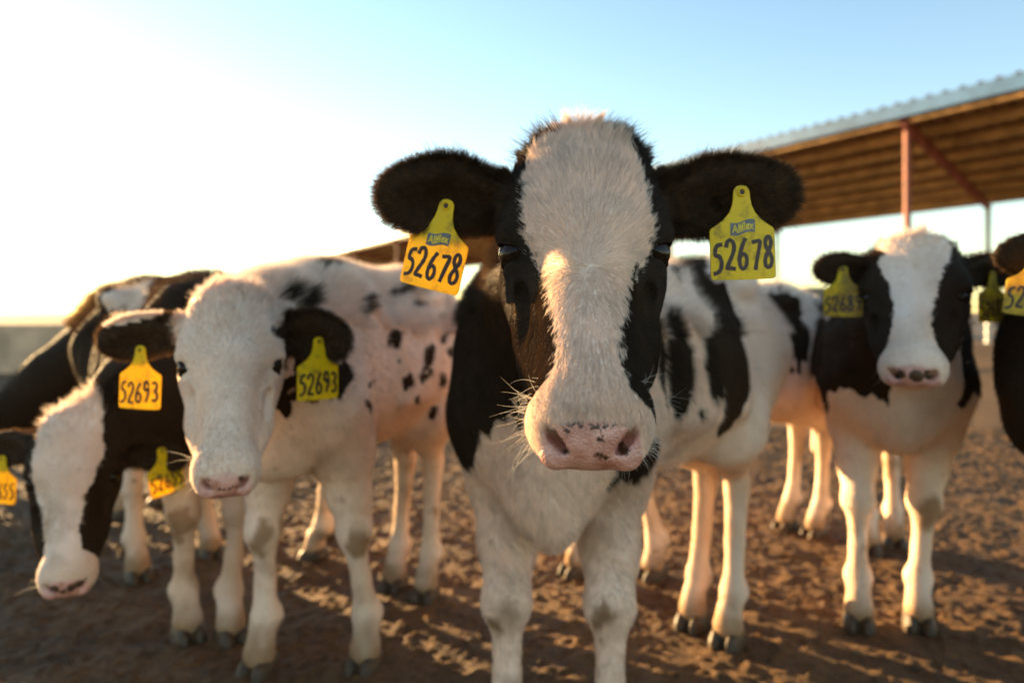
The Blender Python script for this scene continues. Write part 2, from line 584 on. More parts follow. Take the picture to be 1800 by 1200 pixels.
def smooth_line(p, it=2):
    p = [np.array(q, float) for q in p]
    for _ in range(it):
        q = [p[0]]
        for a, b in zip(p[:-1], p[1:]):
            q += [a * .75 + b * .25, a * .25 + b * .75]
        q.append(p[-1]); p = q
    return p

def ear_tag(cow, num, top, yaw=0, roll=0, pitch=0, size=0.076, logo=True, seed=1, mat=None):
    """size = width of the tag; top = world point of the tag's stud; the tag faces -Y before yaw"""
    rnd = random.Random(seed)
    W_, Hh = size / 2, size * 1.42
    cy, sy_, cr, sr, cp, sp = math.cos(yaw), math.sin(yaw), math.cos(roll), math.sin(roll), math.cos(pitch), math.sin(pitch)
    Rz = np.array([[cy, -sy_, 0], [sy_, cy, 0], [0, 0, 1]])
    Ry = np.array([[cr, 0, sr], [0, 1, 0], [-sr, 0, cr]])
    Rx = np.array([[1, 0, 0], [0, cp, -sp], [0, sp, cp]])
    M = Rz @ Rx @ Ry
    def w3(x, y, z):      # x right, y up from stud, z towards the viewer
        bend = 0.10 * (x / W_) ** 2 * W_ * 0.6
        return np.array(top) + M @ np.array([x, -z + bend, y])
    # half outline from the top of the neck to the bottom middle
    half = [(0, .105), (.07, .09), (.115, .04), (.125, -.02), (.13, -.10), (.15, -.20), (.20, -.31), (.29, -.41), (.40, -.49), (.475, -.535), (.498, -.57), (.5, -.62), (.5, -1.0), (.5, -1.24), (.492, -1.285), (.46, -1.31), (.3, -1.315), (0, -1.318)]
    out = [(x * size, y * size) for x, y in half]
    # grid strips across the width so that the tag can bend
    cols = 9
    th = 0.0011
    v, f = [], []
    for side in (1, -1):
        for (x, y) in out:
            for c in range(cols):
                v.append(w3(x * (2 * c / (cols - 1) - 1), y, side * th))
    n = len(out)
    def ix(s, i, c): return s * n * cols + i * cols + c
    for i in range(n - 1):
        for c in range(cols - 1):
            f.append((ix(0, i, c), ix(0, i + 1, c), ix(0, i + 1, c + 1), ix(0, i, c + 1)))
            f.append((ix(1, i, c + 1), ix(1, i + 1, c + 1), ix(1, i + 1, c), ix(1, i, c)))
        f.append((ix(0, i, 0), ix(1, i, 0), ix(1, i + 1, 0), ix(0, i + 1, 0)))
        f.append((ix(1, i, cols - 1), ix(0, i, cols - 1), ix(0, i + 1, cols - 1), ix(1, i + 1, cols - 1)))
    for c in range(cols - 1):
        f.append((ix(0, n - 1, c), ix(1, n - 1, c), ix(1, n - 1, c + 1), ix(0, n - 1, c + 1)))
    t = mesh_obj("ear_tag", v, f, mat or M_TAG, cow, origin=top, smooth=False)
    # stud with its hole
    ring_v, ring_f = [], []
    for k in range(24):
        a = 2 * math.pi * k / 24
        for rr, zz in ((.075, .012), (.068, .045), (.048, .048), (.040, .018)):
            ring_v.append(w3(math.cos(a) * rr * size, math.sin(a) * rr * size, zz * size))
    for k in range(24):
        for q in range(3):
            ring_f.append((k * 4 + q, ((k + 1) % 24) * 4 + q, ((k + 1) % 24) * 4 + q + 1, k * 4 + q + 1))
    mesh_obj("tag_button", ring_v, ring_f, mat or M_TAG, t, smooth=True)
    dv, df = [], []
    for k in range(16):
        a = 2 * math.pi * k / 16
        dv.append(w3(math.cos(a) * .04 * size, math.sin(a) * .04 * size, .022 * size))
    df.append(tuple(range(16)))
    mesh_obj("button_hole", dv, df, M_INK, t)
    # hand written number: ribbons 0.4 mm thick
    nv, nf = [], []
    cw = 0.175 * size; gap = 0.192 * size; hh = 0.44 * size
    x0 = -2 * gap - cw * 0.5; y0 = -1.20 * size
    sw = 0.050 * size
    for i, ch in enumerate(num):
        dx, dy, ht = rnd.uniform(-.008, .008) * size, rnd.uniform(-.02, .03) * size + i * 0.012 * size, hh * rnd.uniform(.95, 1.08)
        for line in DIG[ch]:
            pts = smooth_line([(x0 + i * gap + dx + q[0] * cw, y0 + dy + q[1] * ht) for q in line])
            b0 = len(nv)
            for j, p in enumerate(pts):
                d = unit(pts[min(j + 1, len(pts) - 1)] - pts[max(j - 1, 0)])
                nn = np.array([-d[1], d[0]]) * sw * (1 + rnd.uniform(-.12, .12)) * 0.5 * 1.25
                nv.append(w3(p[0] + nn[0], p[1] + nn[1], th + .0004)); nv.append(w3(p[0] - nn[0], p[1] - nn[1], th + .0004))
            for j in range(len(pts) - 1):
                nf.append((b0 + 2 * j, b0 + 2 * j + 1, b0 + 2 * j + 3, b0 + 2 * j + 2))
    mesh_obj("tag_number", nv, nf, M_INK, t)
    if logo:
        # waving grey flag with the maker's lettering
        lw, lh, cyy = .38 * size, .19 * size, -.53 * size
        wave = lambda x: math.sin(x / lw * 2 * math.pi) * .018 * size + x * 0.10
        lv, lf = [], []
        for j in range(21):
            x = -lw / 2 + lw * j / 20
            lv.append(w3(x, cyy + lh / 2 + wave(x), th + .0003)); lv.append(w3(x - .004 * size, cyy - lh / 2 + wave(x), th + .0003))
        for j in range(20):
            lf.append((2 * j, 2 * j + 1, 2 * j + 3, 2 * j + 2))
        mesh_obj("logo_flag", lv, lf, M_LOGO, t)
        cu = bpy.data.curves.new("logo_text", 'FONT')
        cu.body = "Allflex"; cu.size = .150 * size; cu.align_x = 'CENTER'; cu.align_y = 'CENTER'; cu.offset = 0.0022 * size * 1.6
        cu.resolution_u = 3
        to = bpy.data.objects.new("tmp_text", cu); col.objects.link(to)
        dg = bpy.context.evaluated_depsgraph_get(); dg.update()
        me = to.evaluated_get(dg).to_mesh()
        tv = [np.array(x.co) for x in me.vertices]; tf = [tuple(p.vertices) for p in me.polygons]
        to.evaluated_get(dg).to_mesh_clear()
        bpy.data.objects.remove(to)
        if tv:
            mesh_obj("logo_lettering", [w3(p[0] * .86, cyy - .002 * size + p[1] * 1.15 + wave(p[0]), th + .0007) for p in tv], tf, M_LOGOY, t)
    return t

# ------------------------------------------------------------------ a cow
def head_ops(S, fr, ears, holes=()):
    f = dict(fr=fr)
    S.ell((0, .066, -.070), (.080, .078, .070), .03, **f)
    for k in (-1, 1): S.ell((k * .038, .030, -.058), (.036, .034, .044), .03, **f)
    S.ell((0, .012, -.048), (.046, .028, .044), .03, **f)                 # poll
    S.ell((0, .112, -.062), (.080, .090, .060), .03, **f)                 # forehead
    S.cone((0, .17, -.055), (0, .350, -.046), .052, .041, .03, **f)       # nose bridge
    for k in (-1, 1):
        S.ell((k * .068, .118, -.062), (.028, .042, .034), .022, **f)     # brow over the eye
        S.cone((k * .040, .150, -.125), (k * .030, .27, -.106), .056, .037, .035, **f)   # cheek and jaw
        S.cone((k * .030, .26, -.103), (k * .021, .35, -.092), .037, .030, .03, **f)
        S.ell((k * .052, .225, -.088), (.018, .050, .022), .02, **f)      # cheek ridge
        S.ell((k * .0265, .368, -.060), (.029, .034, .041), .018, **f)     # side of the muzzle
        S.ell((k * .0285, .386, -.055), (.0225, .028, .032), .014, **f)
    S.ell((0, .380, -.046), (.040, .044, .040), .020, **f)
    S.ell((0, .352, -.104), (.028, .038, .020), .018, **f)                # chin
    for k in (-1, 1):                                                     # mouth slit, nostrils, eye sockets
        S.ell((k * .024, .400, -.094), (.034, .040, .0035), .008, sub=True, **f)
        S.ell((k * .092, .156, -.069), (.015, .018, .016), .010, sub=True, **f)
        a1 = unit((-k * .57, .74, -.37)); n1 = V(k * .45, .45, .77); n1 = unit(n1 - a1 * (a1 @ n1)); a3 = np.cross(n1, a1)
        S.ell(V(k * .030, .412, -.052), (.013, .013, .011), .008, **f)
        S.ell(V(k * .0285, .405, -.0355) - n1 * .003, (.0150, .0062, .018), .005, ax=np.array([a1, a3, n1]), sub=True, **f)
    for k in (-1, 1):                                                     # lids
        S.ell((k * .083, .135, -.062), (.017, .013, .020), .007, **f)
        S.ell((k * .075, .176, -.074), (.014, .010, .016), .008, **f)
        S.ell((k * .060, .205, -.075), (.020, .035, .014), .012, **f)
        S.ell((k * .066, .235, -.072), (.010, .040, .010), .012, sub=True, **f)
    for e in ears:
        b, L_ = e['base'], e['L']
        A = e['ax']                                                       # rows: along, across, face
        a, c, n = A
        S.ell(b + a * L_ * .20 - c * .006, (L_ * .26, .029 * fr.s, .022), .026, ax=A)
        S.ell(b + a * L_ * .55, (L_ * .34, e['w'] * .98, .012), .022, ax=A)
        S.ell(b + a * L_ * .78 - c * e['w'] * .05, (L_ * .22, e['w'] * .70, .009), .018, ax=A)
        S.ell(b + a * L_ * .50 + n * .018 - c * e['w'] * .20, (L_ * .30, e['w'] * .60, .016), .008, ax=A, sub=True)

def build_cow(sp):
    # a cow as one continuous skin from an implicit surface, with eyes, hooves and hair as parts
    S = Sdf()
    k = sp.get('k', 0.97)
    s2, h2 = np.array(sp['S'], float), np.array(sp['H'], float)
    f = unit(np.append(s2 - h2, 0)); lat = V(f[1], -f[0], 0)
    L = np.linalg.norm(s2 - h2)
    z = V(0, 0, 1)
    Sg, Hg = np.append(s2, 0), np.append(h2, 0)
    AX = np.array([f, lat, z])
    f1 = unit(np.append(sp['front'], 0)) if 'front' in sp else f
    lat1 = V(f1[1], -f1[0], 0)
    if lat1 @ lat < 0: lat1 = -lat1
    AX1 = np.array([f1, lat1, z])
    def e1(c, r, kk=.06): S.ell(c, (r[0], r[1] * wd, r[2]), kk, ax=AX1)
    fr = sp['frame']
    wd = sp.get('wd', 1.0)
    def e(c, r, kk=.06): S.ell(c, (r[0], r[1] * wd, r[2]), kk, ax=AX)
    mid = Sg * .5 + Hg * .5
    e(Sg + z * .66 * k, (.20, .150, .21))
    e1(Sg + f1 * .14 + z * .55 * k, (.09, .075, .10))
    for q in (-1, 1):
        e1(Sg + f1 * .02 + lat1 * q * .098 + z * .70 * k, (.11, .050, .18), .05)
        e1(Sg + f1 * .11 + lat1 * q * .085 + z * .60 * k, (.07, .055, .08), .05)
    for q in (-1, 1):
        S.ell(Sg + f1 * .165 + lat1 * q * .105 + z * .655 * k, (.030, .034, .040), .04, ax=AX1)      # point of the shoulder
        S.ell(Sg + f1 * .13 + lat1 * q * .045 + z * .53 * k, (.052, .036, .066), .014, ax=AX1)         # pectorals
        S.cone(Sg + f1 * .02 + lat1 * q * .128 + z * .82 * k, Sg + f1 * .09 + lat1 * q * .138 + z * .66 * k, .018, .022, .03)   # shoulder blade ridge
        S.ell(Hg - f * .02 + lat * q * .150 + z * .70 * k, (.035, .025, .04), .04, ax=AX)
    for q in (-1, 1):
        for j in range(5):                                                                            # ribs
            b_ = Sg * (.78 - j * .10) + Hg * (.22 + j * .10)
            S.cone(b_ + lat * q * .150 * wd + z * .78 * k, b_ + lat * q * .172 * wd - f * .03 + z * .60 * k, .013, .013, .035)
    bz = sp.get('brisket', 0)
    if bz:
        S.ell(Sg + f1 * .155 + lat1 * .01 + z * .50, (.075, .056, .075), .035, ax=AX1)
        S.ell(Sg + f1 * .18 + z * .455, (.04, .036, .04), .03, ax=AX1)
    e(Sg - f * .05 + z * .845 * k, (.14, .040, .07), .06)
    e(mid - f * .02 + z * .655 * k, (L * .5 + .11, .185, .195))
    S.cone(Sg - f * .05 + z * .86 * k, Hg + z * .85 * k, .05, .065, .06)
    e(Hg + z * .75 * k, (.18, .145, .165))
    e(Hg - f * .12 + z * .76 * k, (.10, .115, .125))
    for q in (-1, 1):
        e(Hg + f * .06 + lat * q * .125 + z * .865 * k, (.045, .030, .030), .05)
        e(Hg - f * .19 + lat * q * .055 + z * .83 * k, (.03, .025, .03), .04)
    S.cone(Hg - f * .19 + z * .86 * k, Hg - f * .235 + z * .78 * k, .026, .019, .03)
    S.cone(Hg - f * .235 + z * .78 * k, Hg - f * .24 + z * .42 * k, .019, .012, .02)
    S.cone(Hg - f * .24 + z * .42 * k, Hg - f * .235 + z * .28 * k, .02, .026, .03)
    if sp.get('udder', True):
        e(Hg + f * .08 + z * .53 * k, (.09, .07, .05), .06)
    hooves = []
    for q, ft in zip((-1, 1), sp['fore']):
        q = q if np.dot(np.append(ft, 0) - Sg, lat1) * q > -1 else q
        ft = np.array([ft[0], ft[1], 0.0])
        side = 1 if np.dot(ft - Sg, lat1) > 0 else -1
        if sp.get('side_by_order'): side = q
        kn = sp.get('kneef', {}).get(0 if q < 0 else 1, V(0, 0, 0))
        sh = Sg + f1 * .09 + lat1 * side * .100 + z * .62 * k
        el = Sg + f1 * .02 + lat1 * side * .088 + z * .50 * k
        kx = el * .40 + ft * .60; kx[2] = .295 * k; kx = kx + f1 * .015 + kn
        cb = kx * .22 + ft * .78; cb[2] = .105 * k
        S.cone(sh, el, .083, .066, .030)
        mm = el * .5 + kx * .5
        S.cone(el, mm, .064, .045, .04)
        S.cone(mm, kx + z * .02, .046, .036, .025)
        S.ell(kx + f1 * .004 + z * .012, (.037, .0385, .052), .016, ax=AX1)
        S.cone(kx - z * .02, kx * .45 + cb * .55, .0265, .0205, .011)
        for w2 in (-1, 1): S.ell(kx + lat1 * w2 * .026 + z * .012 + f1 * .010, (.014, .016, .026), .008, ax=AX1)
        S.cone(kx - f1 * .032 + z * .05, kx - f1 * .028 - z * .03, .014, .012, .012)
        S.cone(kx - f1 * .022 - z * .03, cb - f1 * .022, .0105, .012, .008)
        S.cone(kx * .45 + cb * .55, cb, .0215, .027, .012)
        S.ell(cb - f1 * .008, (.035, .036, .036), .010, ax=AX1)
        for w2 in (-1, 1): S.ell(cb - f1 * .036 + lat1 * w2 * .016 - z * .012, (.009, .009, .011), .006, ax=AX1)
        S.cone(cb, ft + z * .065 + f1 * .014, .026, .026, .012)
        S.cone(ft + z * .065 + f1 * .014, ft + z * .03 + f1 * .022, .028, .036, .010)
        hooves.append((ft + f1 * .022, f1))
    for q, ft in zip((-1, 1), sp['hind']):
        ft = np.array([ft[0], ft[1], 0.0])
        side = 1 if np.dot(ft - Hg, lat) > 0 else -1
        if sp.get('side_by_order'): side = q
        hp = Hg - f * .02 + lat * side * .085 + z * .70 * k
        st = Hg + f * .10 + lat * side * .105 + z * .53 * k
        hk = ft - f * .055; hk[2] = .36 * k; hk = hk * .9 + (Hg + z * .36 * k - f * .05) * .1
        fb = ft - f * .012; fb[2] = .105 * k
        S.cone(hp, st, .115, .080, .06)
        S.cone(hp - f * .07, hk * .55 + hp * .45 - f * .01, .085, .055, .05)
        S.cone(st, hk + z * .05 + f * .02, .074, .037, .045)
        S.ell(hk, (.040, .027, .046), .016, ax=AX)
        S.cone(hk - f * .035 + z * .01, hk - f * .020 + z * .12, .014, .016, .012)
        S.ell(hk - f * .040 + z * .012, (.016, .015, .02), .01, ax=AX)
        S.cone(hk, hk * .45 + fb * .55, .031, .0225, .015)
        S.cone(hk * .45 + fb * .55, fb, .0225, .027, .012)
        S.ell(fb - f * .008, (.035, .035, .036), .010, ax=AX)
        S.cone(fb, ft + z * .065 + f * .012, .026, .026, .012)
        S.cone(ft + z * .065 + f * .012, ft + z * .03 + f * .02, .028, .036, .010)
        hooves.append((ft + f * .02, f))
    # neck
    hb = fr.to_world((0, .075, -.115))[0]
    nb = Sg + f1 * .05 + z * .74 * k
    nm = nb * .5 + hb * .5 + np.array(sp.get('neckmid', (0, 0, 0)))
    nr = sp.get('neckr', 1.0)
    S.cone(nb, nm, .150 * nr, .108 * nr, .07)
    S.cone(nm, hb, .108 * nr, .074 * fr.s, .05)
    S.cone(nb - z * .13 + f1 * .05, nm * .75 + hb * .25 - z * .07, .075, .045, .08)
    head_ops(S, fr, sp['ears'])
    for hc_ in sp.get('holes', []): S.ell(hc_, (.0085, .013, .0095), .004, sub=True)
    allp = [Sg, Hg - f * .3, fr.o, fr.to_world((0, .46, 0))[0]] + [e_['base'] + e_['ax'][0] * e_['L'] for e_ in sp['ears']] + [np.array([a[0], a[1], 0]) for a in sp['fore'] + sp['hind']]
    allp = np.array(allp)
    lo, hi = allp.min(0) - .1, allp.max(0) + .1
    lo[:2] = np.minimum(lo[:2], np.minimum(s2, h2) - .24); hi[:2] = np.maximum(hi[:2], np.maximum(s2, h2) + .24)
    lo[2] = -.01; hi[2] = max(hi[2], 1.0)
    hp_ = np.array([fr.to_world((a, b, c))[0] for a in (-.1, .1) for b in (-.03, .45) for c in (.02, -.15)] + [e_['base'] + e_['ax'][0] * e_['L'] for e_ in sp['ears']])
    flo, fhi = hp_.min(0) - .015, hp_.max(0) + .015
    fine, coarse = sp.get('fine', .006), sp.get('coarse', .012)
    flo = np.maximum(flo, lo); fhi = np.minimum(fhi, hi)
    xs, ys, zs = [axis_grid(lo[i], hi[i], flo[i], fhi[i], fine, coarse) for i in range(3)]
    amp = sp.get('relief', .003)
    def post(p, d):
        d = d + .006 * fbm(p * 6.5 + 40, 2) * np.clip((p[:, 2] - .36) * 8, 0, 1) * (np.abs(fr.to_local(p.astype(np.float32))[:, 1] - .2) > .28)
        d = d + .0045 * np.abs(vnoise(p * np.array([24, 24, 6]) + 31)) * np.clip((p[:, 2] - .40) * 8, 0, 1) * np.clip((.85 - p[:, 2]) * 8, 0, 1) * (np.abs(fr.to_local(p.astype(np.float32))[:, 1] - .2) > .28)
        return d + amp * fbm(p * 14, 2) * np.clip((fr.to_local(p.astype(np.float32))[:, 1] * -1 + .4) * 8, .15, 1)
    verts, faces = surface(S, xs, ys, zs, post)
    verts = relax(verts, faces, 1, .4)
    origin = V(Sg[0], Sg[1], 0)
    cow = empty("cow", origin)
    tag(cow, sp['label'], 'cow', 'young dairy cows standing in the dirt pen')
    body = mesh_obj("body", verts, faces, sp.get('mat', M_COAT), cow, smooth=True)
    # ---------------- fields
    q = fr.to_local(verts.astype(np.float32))
    isear = np.zeros(len(verts), bool); earedge = np.zeros(len(verts)); eardir = np.zeros((len(verts), 3)); earface = np.zeros(len(verts))
    for e_ in sp['ears']:
        A = e_['ax']; dl = (verts - e_['base']) @ A.T
        al, ac = dl[:, 0] / e_['L'], dl[:, 1] / e_['w']
        m = (al > .15) & (al < 1.15) & (np.abs(ac) < 1.15) & (np.abs(dl[:, 2]) < .045)
        isear |= m
        eardir[m] = A[0] + A[1] * (ac[m] * .9)[:, None]
        r = np.sqrt(((al - .6) / .42) ** 2 + ac ** 2)
        earedge[m] = np.clip((r[m] - .72) / .28, 0, 1)
        earface[m] = dl[m, 2]
    inhead = (q[:, 1] > -.04) & (np.abs(q[:, 0]) < .12) & (q[:, 2] > -.20) & (q[:, 1] < .5) & ~isear
    patch = sp['patch'](verts, q, inhead, isear)
    nose = nose_field(q, inhead)
    spot = nose_spots(q, sp.get('spots', []))
    dirt = np.zeros(len(verts))
    for (c, r, a) in sp.get('dirt', []):
        dd = np.linalg.norm((verts - np.array(c)) / np.array(r), axis=1)
        dirt = np.maximum(dirt, a * np.clip((1.10 - dd + .35 * fbm(verts * 60, 3) + .45 * vnoise(verts * 26)) * 2.6, 0, 1))
    dirt = np.maximum(dirt, .28 * np.clip(fbm(verts * 7 + 3, 3) * 2 - .35, 0, 1))
    low_ = np.clip((.62 - verts[:, 2]) / .3, 0, 1)
    dirt = np.maximum(dirt, .62 * low_ * np.clip(fbm(verts * 13 + 23, 4) * 3 - .55, 0, 1))
    dirt = np.maximum(dirt, .42 * low_ * np.clip(fbm(verts * 4 + 61, 3) * 2 + .1, 0, 1))  # tan stain that also paints warm ground bounce onto belly and legs
    dirt = np.maximum(dirt, .85 * low_ * np.clip(vnoise(verts * 55) * 6 - 4.2, 0, 1))
    # stained lower legs
    dirt = np.maximum(dirt, np.clip((.11 + .05 * fbm(verts * 25, 2) - verts[:, 2]) * 12, 0, .9))
    me = body.data
    set_attr(me, "patch", patch); set_attr(me, "nose", nose); set_attr(me, "spot", spot); set_attr(me, "dirt", dirt)
    # ---------------- fur
    nrm = vnormals(verts, faces)
    t_, s_ = q[:, 1], q[:, 0]
    R3 = fr.R
    # direction of growth
    g = np.tile(-f * .55 - z * .6, (len(verts), 1))
    up = np.clip((verts[:, 2] - .78 * k) / .1, 0, 1)[:, None]
    g = g * (1 - up) + (-f + z * .12) * up
    wh = .238
    hd = np.stack([s_ * 1.1, (t_ - wh), np.zeros(len(t_))], -1)
    hd /= np.maximum(np.linalg.norm(hd, axis=1), .03)[:, None]
    lowf = np.clip((t_ - .30) / .05, 0, 1)[:, None]
    hd = hd * (1 - lowf) + lowf * np.stack([s_ * 4, np.ones(len(t_)) * .8, -np.ones(len(t_)) * .1], -1)
    hw = hd @ R3
    g = np.where(inhead[:, None], hw, g)
    g = np.where(isear[:, None], eardir, g)
    g = g + .35 * np.stack([fbm(verts * 22 + 5, 2), fbm(verts * 22 + 31, 2), fbm(verts * 22 + 77, 2)], -1)
    g -= nrm * (g * nrm).sum(1)[:, None]
    g /= np.maximum(np.linalg.norm(g, axis=1), 1e-4)[:, None]
    ln_ = np.full(len(verts), sp.get('hl', .011))
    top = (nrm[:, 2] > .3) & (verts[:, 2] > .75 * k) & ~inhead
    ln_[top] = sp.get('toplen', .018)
    face_l = .0058 + .004 * np.clip((.16 - t_) / .14, 0, 1) + .016 * np.clip((.05 - t_) / .05, 0, 1) * (q[:, 2] > -.10)
    ln_ = np.where(inhead, face_l, ln_)
    ln_ = np.where(inhead & (q[:, 2] < -.035) & (t_ > .05), .0052, ln_)
    ln_ = np.where(isear, .0055 + .006 * earedge, ln_)
    ln_ = np.where(verts[:, 2] < .35, ln_ * .7, ln_)
    ln_ *= np.clip(1 - nose * 1.6, 0, 1)
    ln_ *= np.clip(np.minimum.reduce([np.linalg.norm((q - np.array([kk * .088, .155, -.070])) , axis=1) for kk in (-1, 1)]) / .022 - .35, .12, 1)
    dens = np.where(inhead | isear, sp.get('headd', 4.0), 1.0)
    dens = np.where(~(inhead | isear) & (verts[:, 1] < sp.get('denseY', -9)), sp.get('frontd', 1), dens)
    dens = np.where(ln_ < .0012, 0, dens)
    dens *= np.where(top, sp.get('topd', 1.6), 1.0)
    lift = np.where(inhead, .13, .26) + .32 * np.clip((.03 - t_) / .04, 0, 1) * inhead + .35 * earedge * isear + .42 * top
    cnt = sp.get('hairs', 40000)
    def extra(mask, n, length, lift_, flow):
        ids = np.nonzero(mask)[0]
        if not len(ids): return None
        ci = rng.choice(ids, n)
        rt = verts[ci] + rng.normal(0, .0015, (n, 3))
        dd = nrm[ci] * lift_ + flow(ci) + .35 * np.stack([vnoise(rt * 90 + o_) for o_ in (3, 50, 90)], -1)
        dd /= np.linalg.norm(dd, axis=1)[:, None]
        return rt, dd, length * rng.uniform(.45, 1.15, n)
    fi, wt = sample(verts, faces, dens, cnt)
    root = interp(verts, fi, wt); nn = interp(nrm, fi, wt); gg = interp(g, fi, wt)
    nn /= np.linalg.norm(nn, axis=1)[:, None]
    lf = np.clip(interp(lift, fi, wt) + rng.normal(0, .06, cnt), .04, 1)
    ql = fr.to_local(root.astype(np.float32)); hin = interp(inhead.astype(float), fi, wt) > .5
    rr_ = np.hypot(ql[:, 0], ql[:, 1] - wh) + 1e-4
    pol = np.stack([ql[:, 0] / rr_ * 62, (ql[:, 1] - wh) / rr_ * 62, rr_ * 55], -1)
    cp_ = np.where(hin[:, None], pol, root * 170)
    clump = np.stack([vnoise(cp_ + o_) for o_ in (3, 50, 90)], -1)
    tuft = np.clip((.075 - interp(t_, fi, wt)) / .05, 0, 1)[:, None] * interp(inhead.astype(float), fi, wt)[:, None]
    wav = np.stack([vnoise(root * 55 + o_) for o_ in (13, 150, 190)], -1)
    dr = gg * (1 - lf)[:, None] + nn * lf[:, None] + clump * (.16 + .16 * tuft) + wav * tuft * .7 + rng.normal(0, sp.get('mess', .05), (cnt, 3))
    dot = (dr * nn).sum(1); dr += nn * np.clip(.16 - dot, 0, 2)[:, None]
    dr /= np.linalg.norm(dr, axis=1)[:, None]
    pl = interp(patch, fi, wt) + .006 * vnoise(root * 260) + rng.normal(0, .0012, cnt)
    dl = interp(dirt, fi, wt)
    hl = interp(ln_, fi, wt) * rng.uniform(.6, 1.25, cnt)
    keep = hl > .0015
    base = np.array(sp.get('white', (.98, .81, .68)))
    tone = np.where(hin, .52 + .36 * vnoise(pol * 1.7 + 9) + .30 * vnoise(root * 38), .5 + .45 * vnoise(root * 210 + 7) + .35 * vnoise(root * 70))
    tone = np.clip(tone + rng.normal(0, .22, cnt), 0, 1)[:, None]
    warm = np.clip(.5 + .9 * fbm(root * 16, 2), 0, 1)[:, None]
    wc = base * (.66 + .38 * tone) * (np.array([1, 1, 1]) * (1 - warm * .35) + np.array([.92, .80, .66]) * warm * .35)
    wc = wc * (1 - dl[:, None]) + np.array([.34, .20, .10]) * dl[:, None]
    earw = interp(isear.astype(float), fi, wt)[:, None]
    bc = np.array([.032, .017, .0075]) * (.5 + 1.2 * tone) * (1 + 1.1 * earw)
    tp = interp(top.astype(float), fi, wt)[:, None] * sp.get('rim_tint', 0) * rng.random(cnt)[:, None]  # golden backlit rim painted into the black topline hair
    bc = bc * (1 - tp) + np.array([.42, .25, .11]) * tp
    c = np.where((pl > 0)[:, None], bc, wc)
    wid = sp.get('hw', .0004) * rng.uniform(.7, 1.3, cnt)
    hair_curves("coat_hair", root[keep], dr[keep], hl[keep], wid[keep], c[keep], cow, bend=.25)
    # ---------------- loose tufts on the poll and along the upper ear rims
    if sp.get('tufts'):
        parts = []
        m1 = inhead & (t_ < .022) & (np.abs(s_) > .022) & (nrm[:, 2] > -.2) & (q[:, 2] > -.09) & (q[:, 2] < -.005)
        parts.append(extra(m1, 1500, .026, .75, lambda ci: (np.sign(s_[ci])[:, None] * R3[0] * .55 - R3[1] * .5)))
        m2 = isear & (earedge > .55) & (nrm[:, 2] > .25)
        parts.append(extra(m2, 1100, .020, .8, lambda ci: eardir[ci] * .7))
        m3 = isear & (earedge > .6) & (nrm[:, 2] < -.2)
        parts.append(extra(m3, 1400, .019, .8, lambda ci: eardir[ci] * .5))
        rt = np.concatenate([p_[0] for p_ in parts]); dd = np.concatenate([p_[1] for p_ in parts]); ll = np.concatenate([p_[2] for p_ in parts])
        cc = np.array([.05, .03, .016]) * rng.uniform(.5, 2.2, len(rt))[:, None]
        hair_curves("loose_hair", rt, dd, ll, np.full(len(rt), .00042), cc, cow, bend=.3, npt=6, curl=rng.normal(0, .25, (len(rt), 3)))
    # ---------------- whiskers on the muzzle
    nwk = sp.get('whisk', 40)
    cand = np.nonzero(inhead & (t_ > .345) & (nose < .2) & (((np.abs(s_) > .040) & (q[:, 2] < -.022)) | (q[:, 2] < -.085)))[0]
    if len(cand) and nwk:
        ci = rng.choice(cand, nwk)
        wl = rng.uniform(.010, .048, nwk) * rng.uniform(.6, 1, nwk)
        wd_ = nrm[ci] + rng.normal(0, .28, (nwk, 3)) + R3[1] * .15
        wd_ /= np.linalg.norm(wd_, axis=1)[:, None]
        hair_curves("whiskers", verts[ci], wd_, wl, np.full(nwk, sp.get('wkw', .0003)), np.tile([.75, .68, .58], (nwk, 1)), cow, bend=.5, npt=9, curl=rng.normal(0, .7, (nwk, 3)))
    # ---------------- eyes
    for kk in (-1, 1):
        ec = fr.to_world((kk * .0765, .155, -.068))[0]
        ev, ef = [], []
        rr = .0185 * fr.s
        for a in range(13):
            for b in range(20):
                th_, ph = math.pi * a / 12, 2 * math.pi * b / 20
                ev.append(ec + rr * V(math.sin(th_) * math.cos(ph), math.sin(th_) * math.sin(ph), math.cos(th_)))
        for a in range(12):
            for b in range(20):
                ef.append((a * 20 + b, (a + 1) * 20 + b, (a + 1) * 20 + (b + 1) % 20, a * 20 + (b + 1) % 20))
        eye = mesh_obj("eye", ev, ef, M_EYE, cow, origin=ec, smooth=True)
        # upper and lower lid: caps of a slightly larger ball
        S3, T3, U3 = fr.R
        for upv, lim in ((-T3 * .80 + U3 * .45 - S3 * kk * .25, .43), (T3 * .85 - U3 * .1 - S3 * kk * .25, .34)):
            upv = unit(upv); e1_ = unit(np.cross(upv, S3)); e2_ = np.cross(upv, e1_)
            lv, lf = [], []
            for a in range(9):
                for b in range(24):
                    th_, ph = math.pi * lim * a / 8, 2 * math.pi * b / 24
                    rr2 = rr * (1.10 + (.05 if a == 8 else 0) + .02 * math.sin(ph * 3 + a))
                    lv.append(ec + rr2 * (upv * math.cos(th_) + (e1_ * math.cos(ph) + e2_ * math.sin(ph)) * math.sin(th_)))
            for a in range(8):
                for b in range(24):
                    lf.append((a * 24 + b, (a + 1) * 24 + b, (a + 1) * 24 + (b + 1) % 24, a * 24 + (b + 1) % 24))
            mesh_obj("eyelid", lv, lf, M_LID if sp.get('lid', 1) else M_LIDP, eye, smooth=True)
    for hp, hf in hooves:
        o = bpy.data.objects.new("hoof", HOOF); col.objects.link(o); o.parent = cow
        o.location = Vector(hp - origin) + Vector((0, 0, -.026))
        o.rotation_euler = (0, 0, math.atan2(hf[0], -hf[1]))
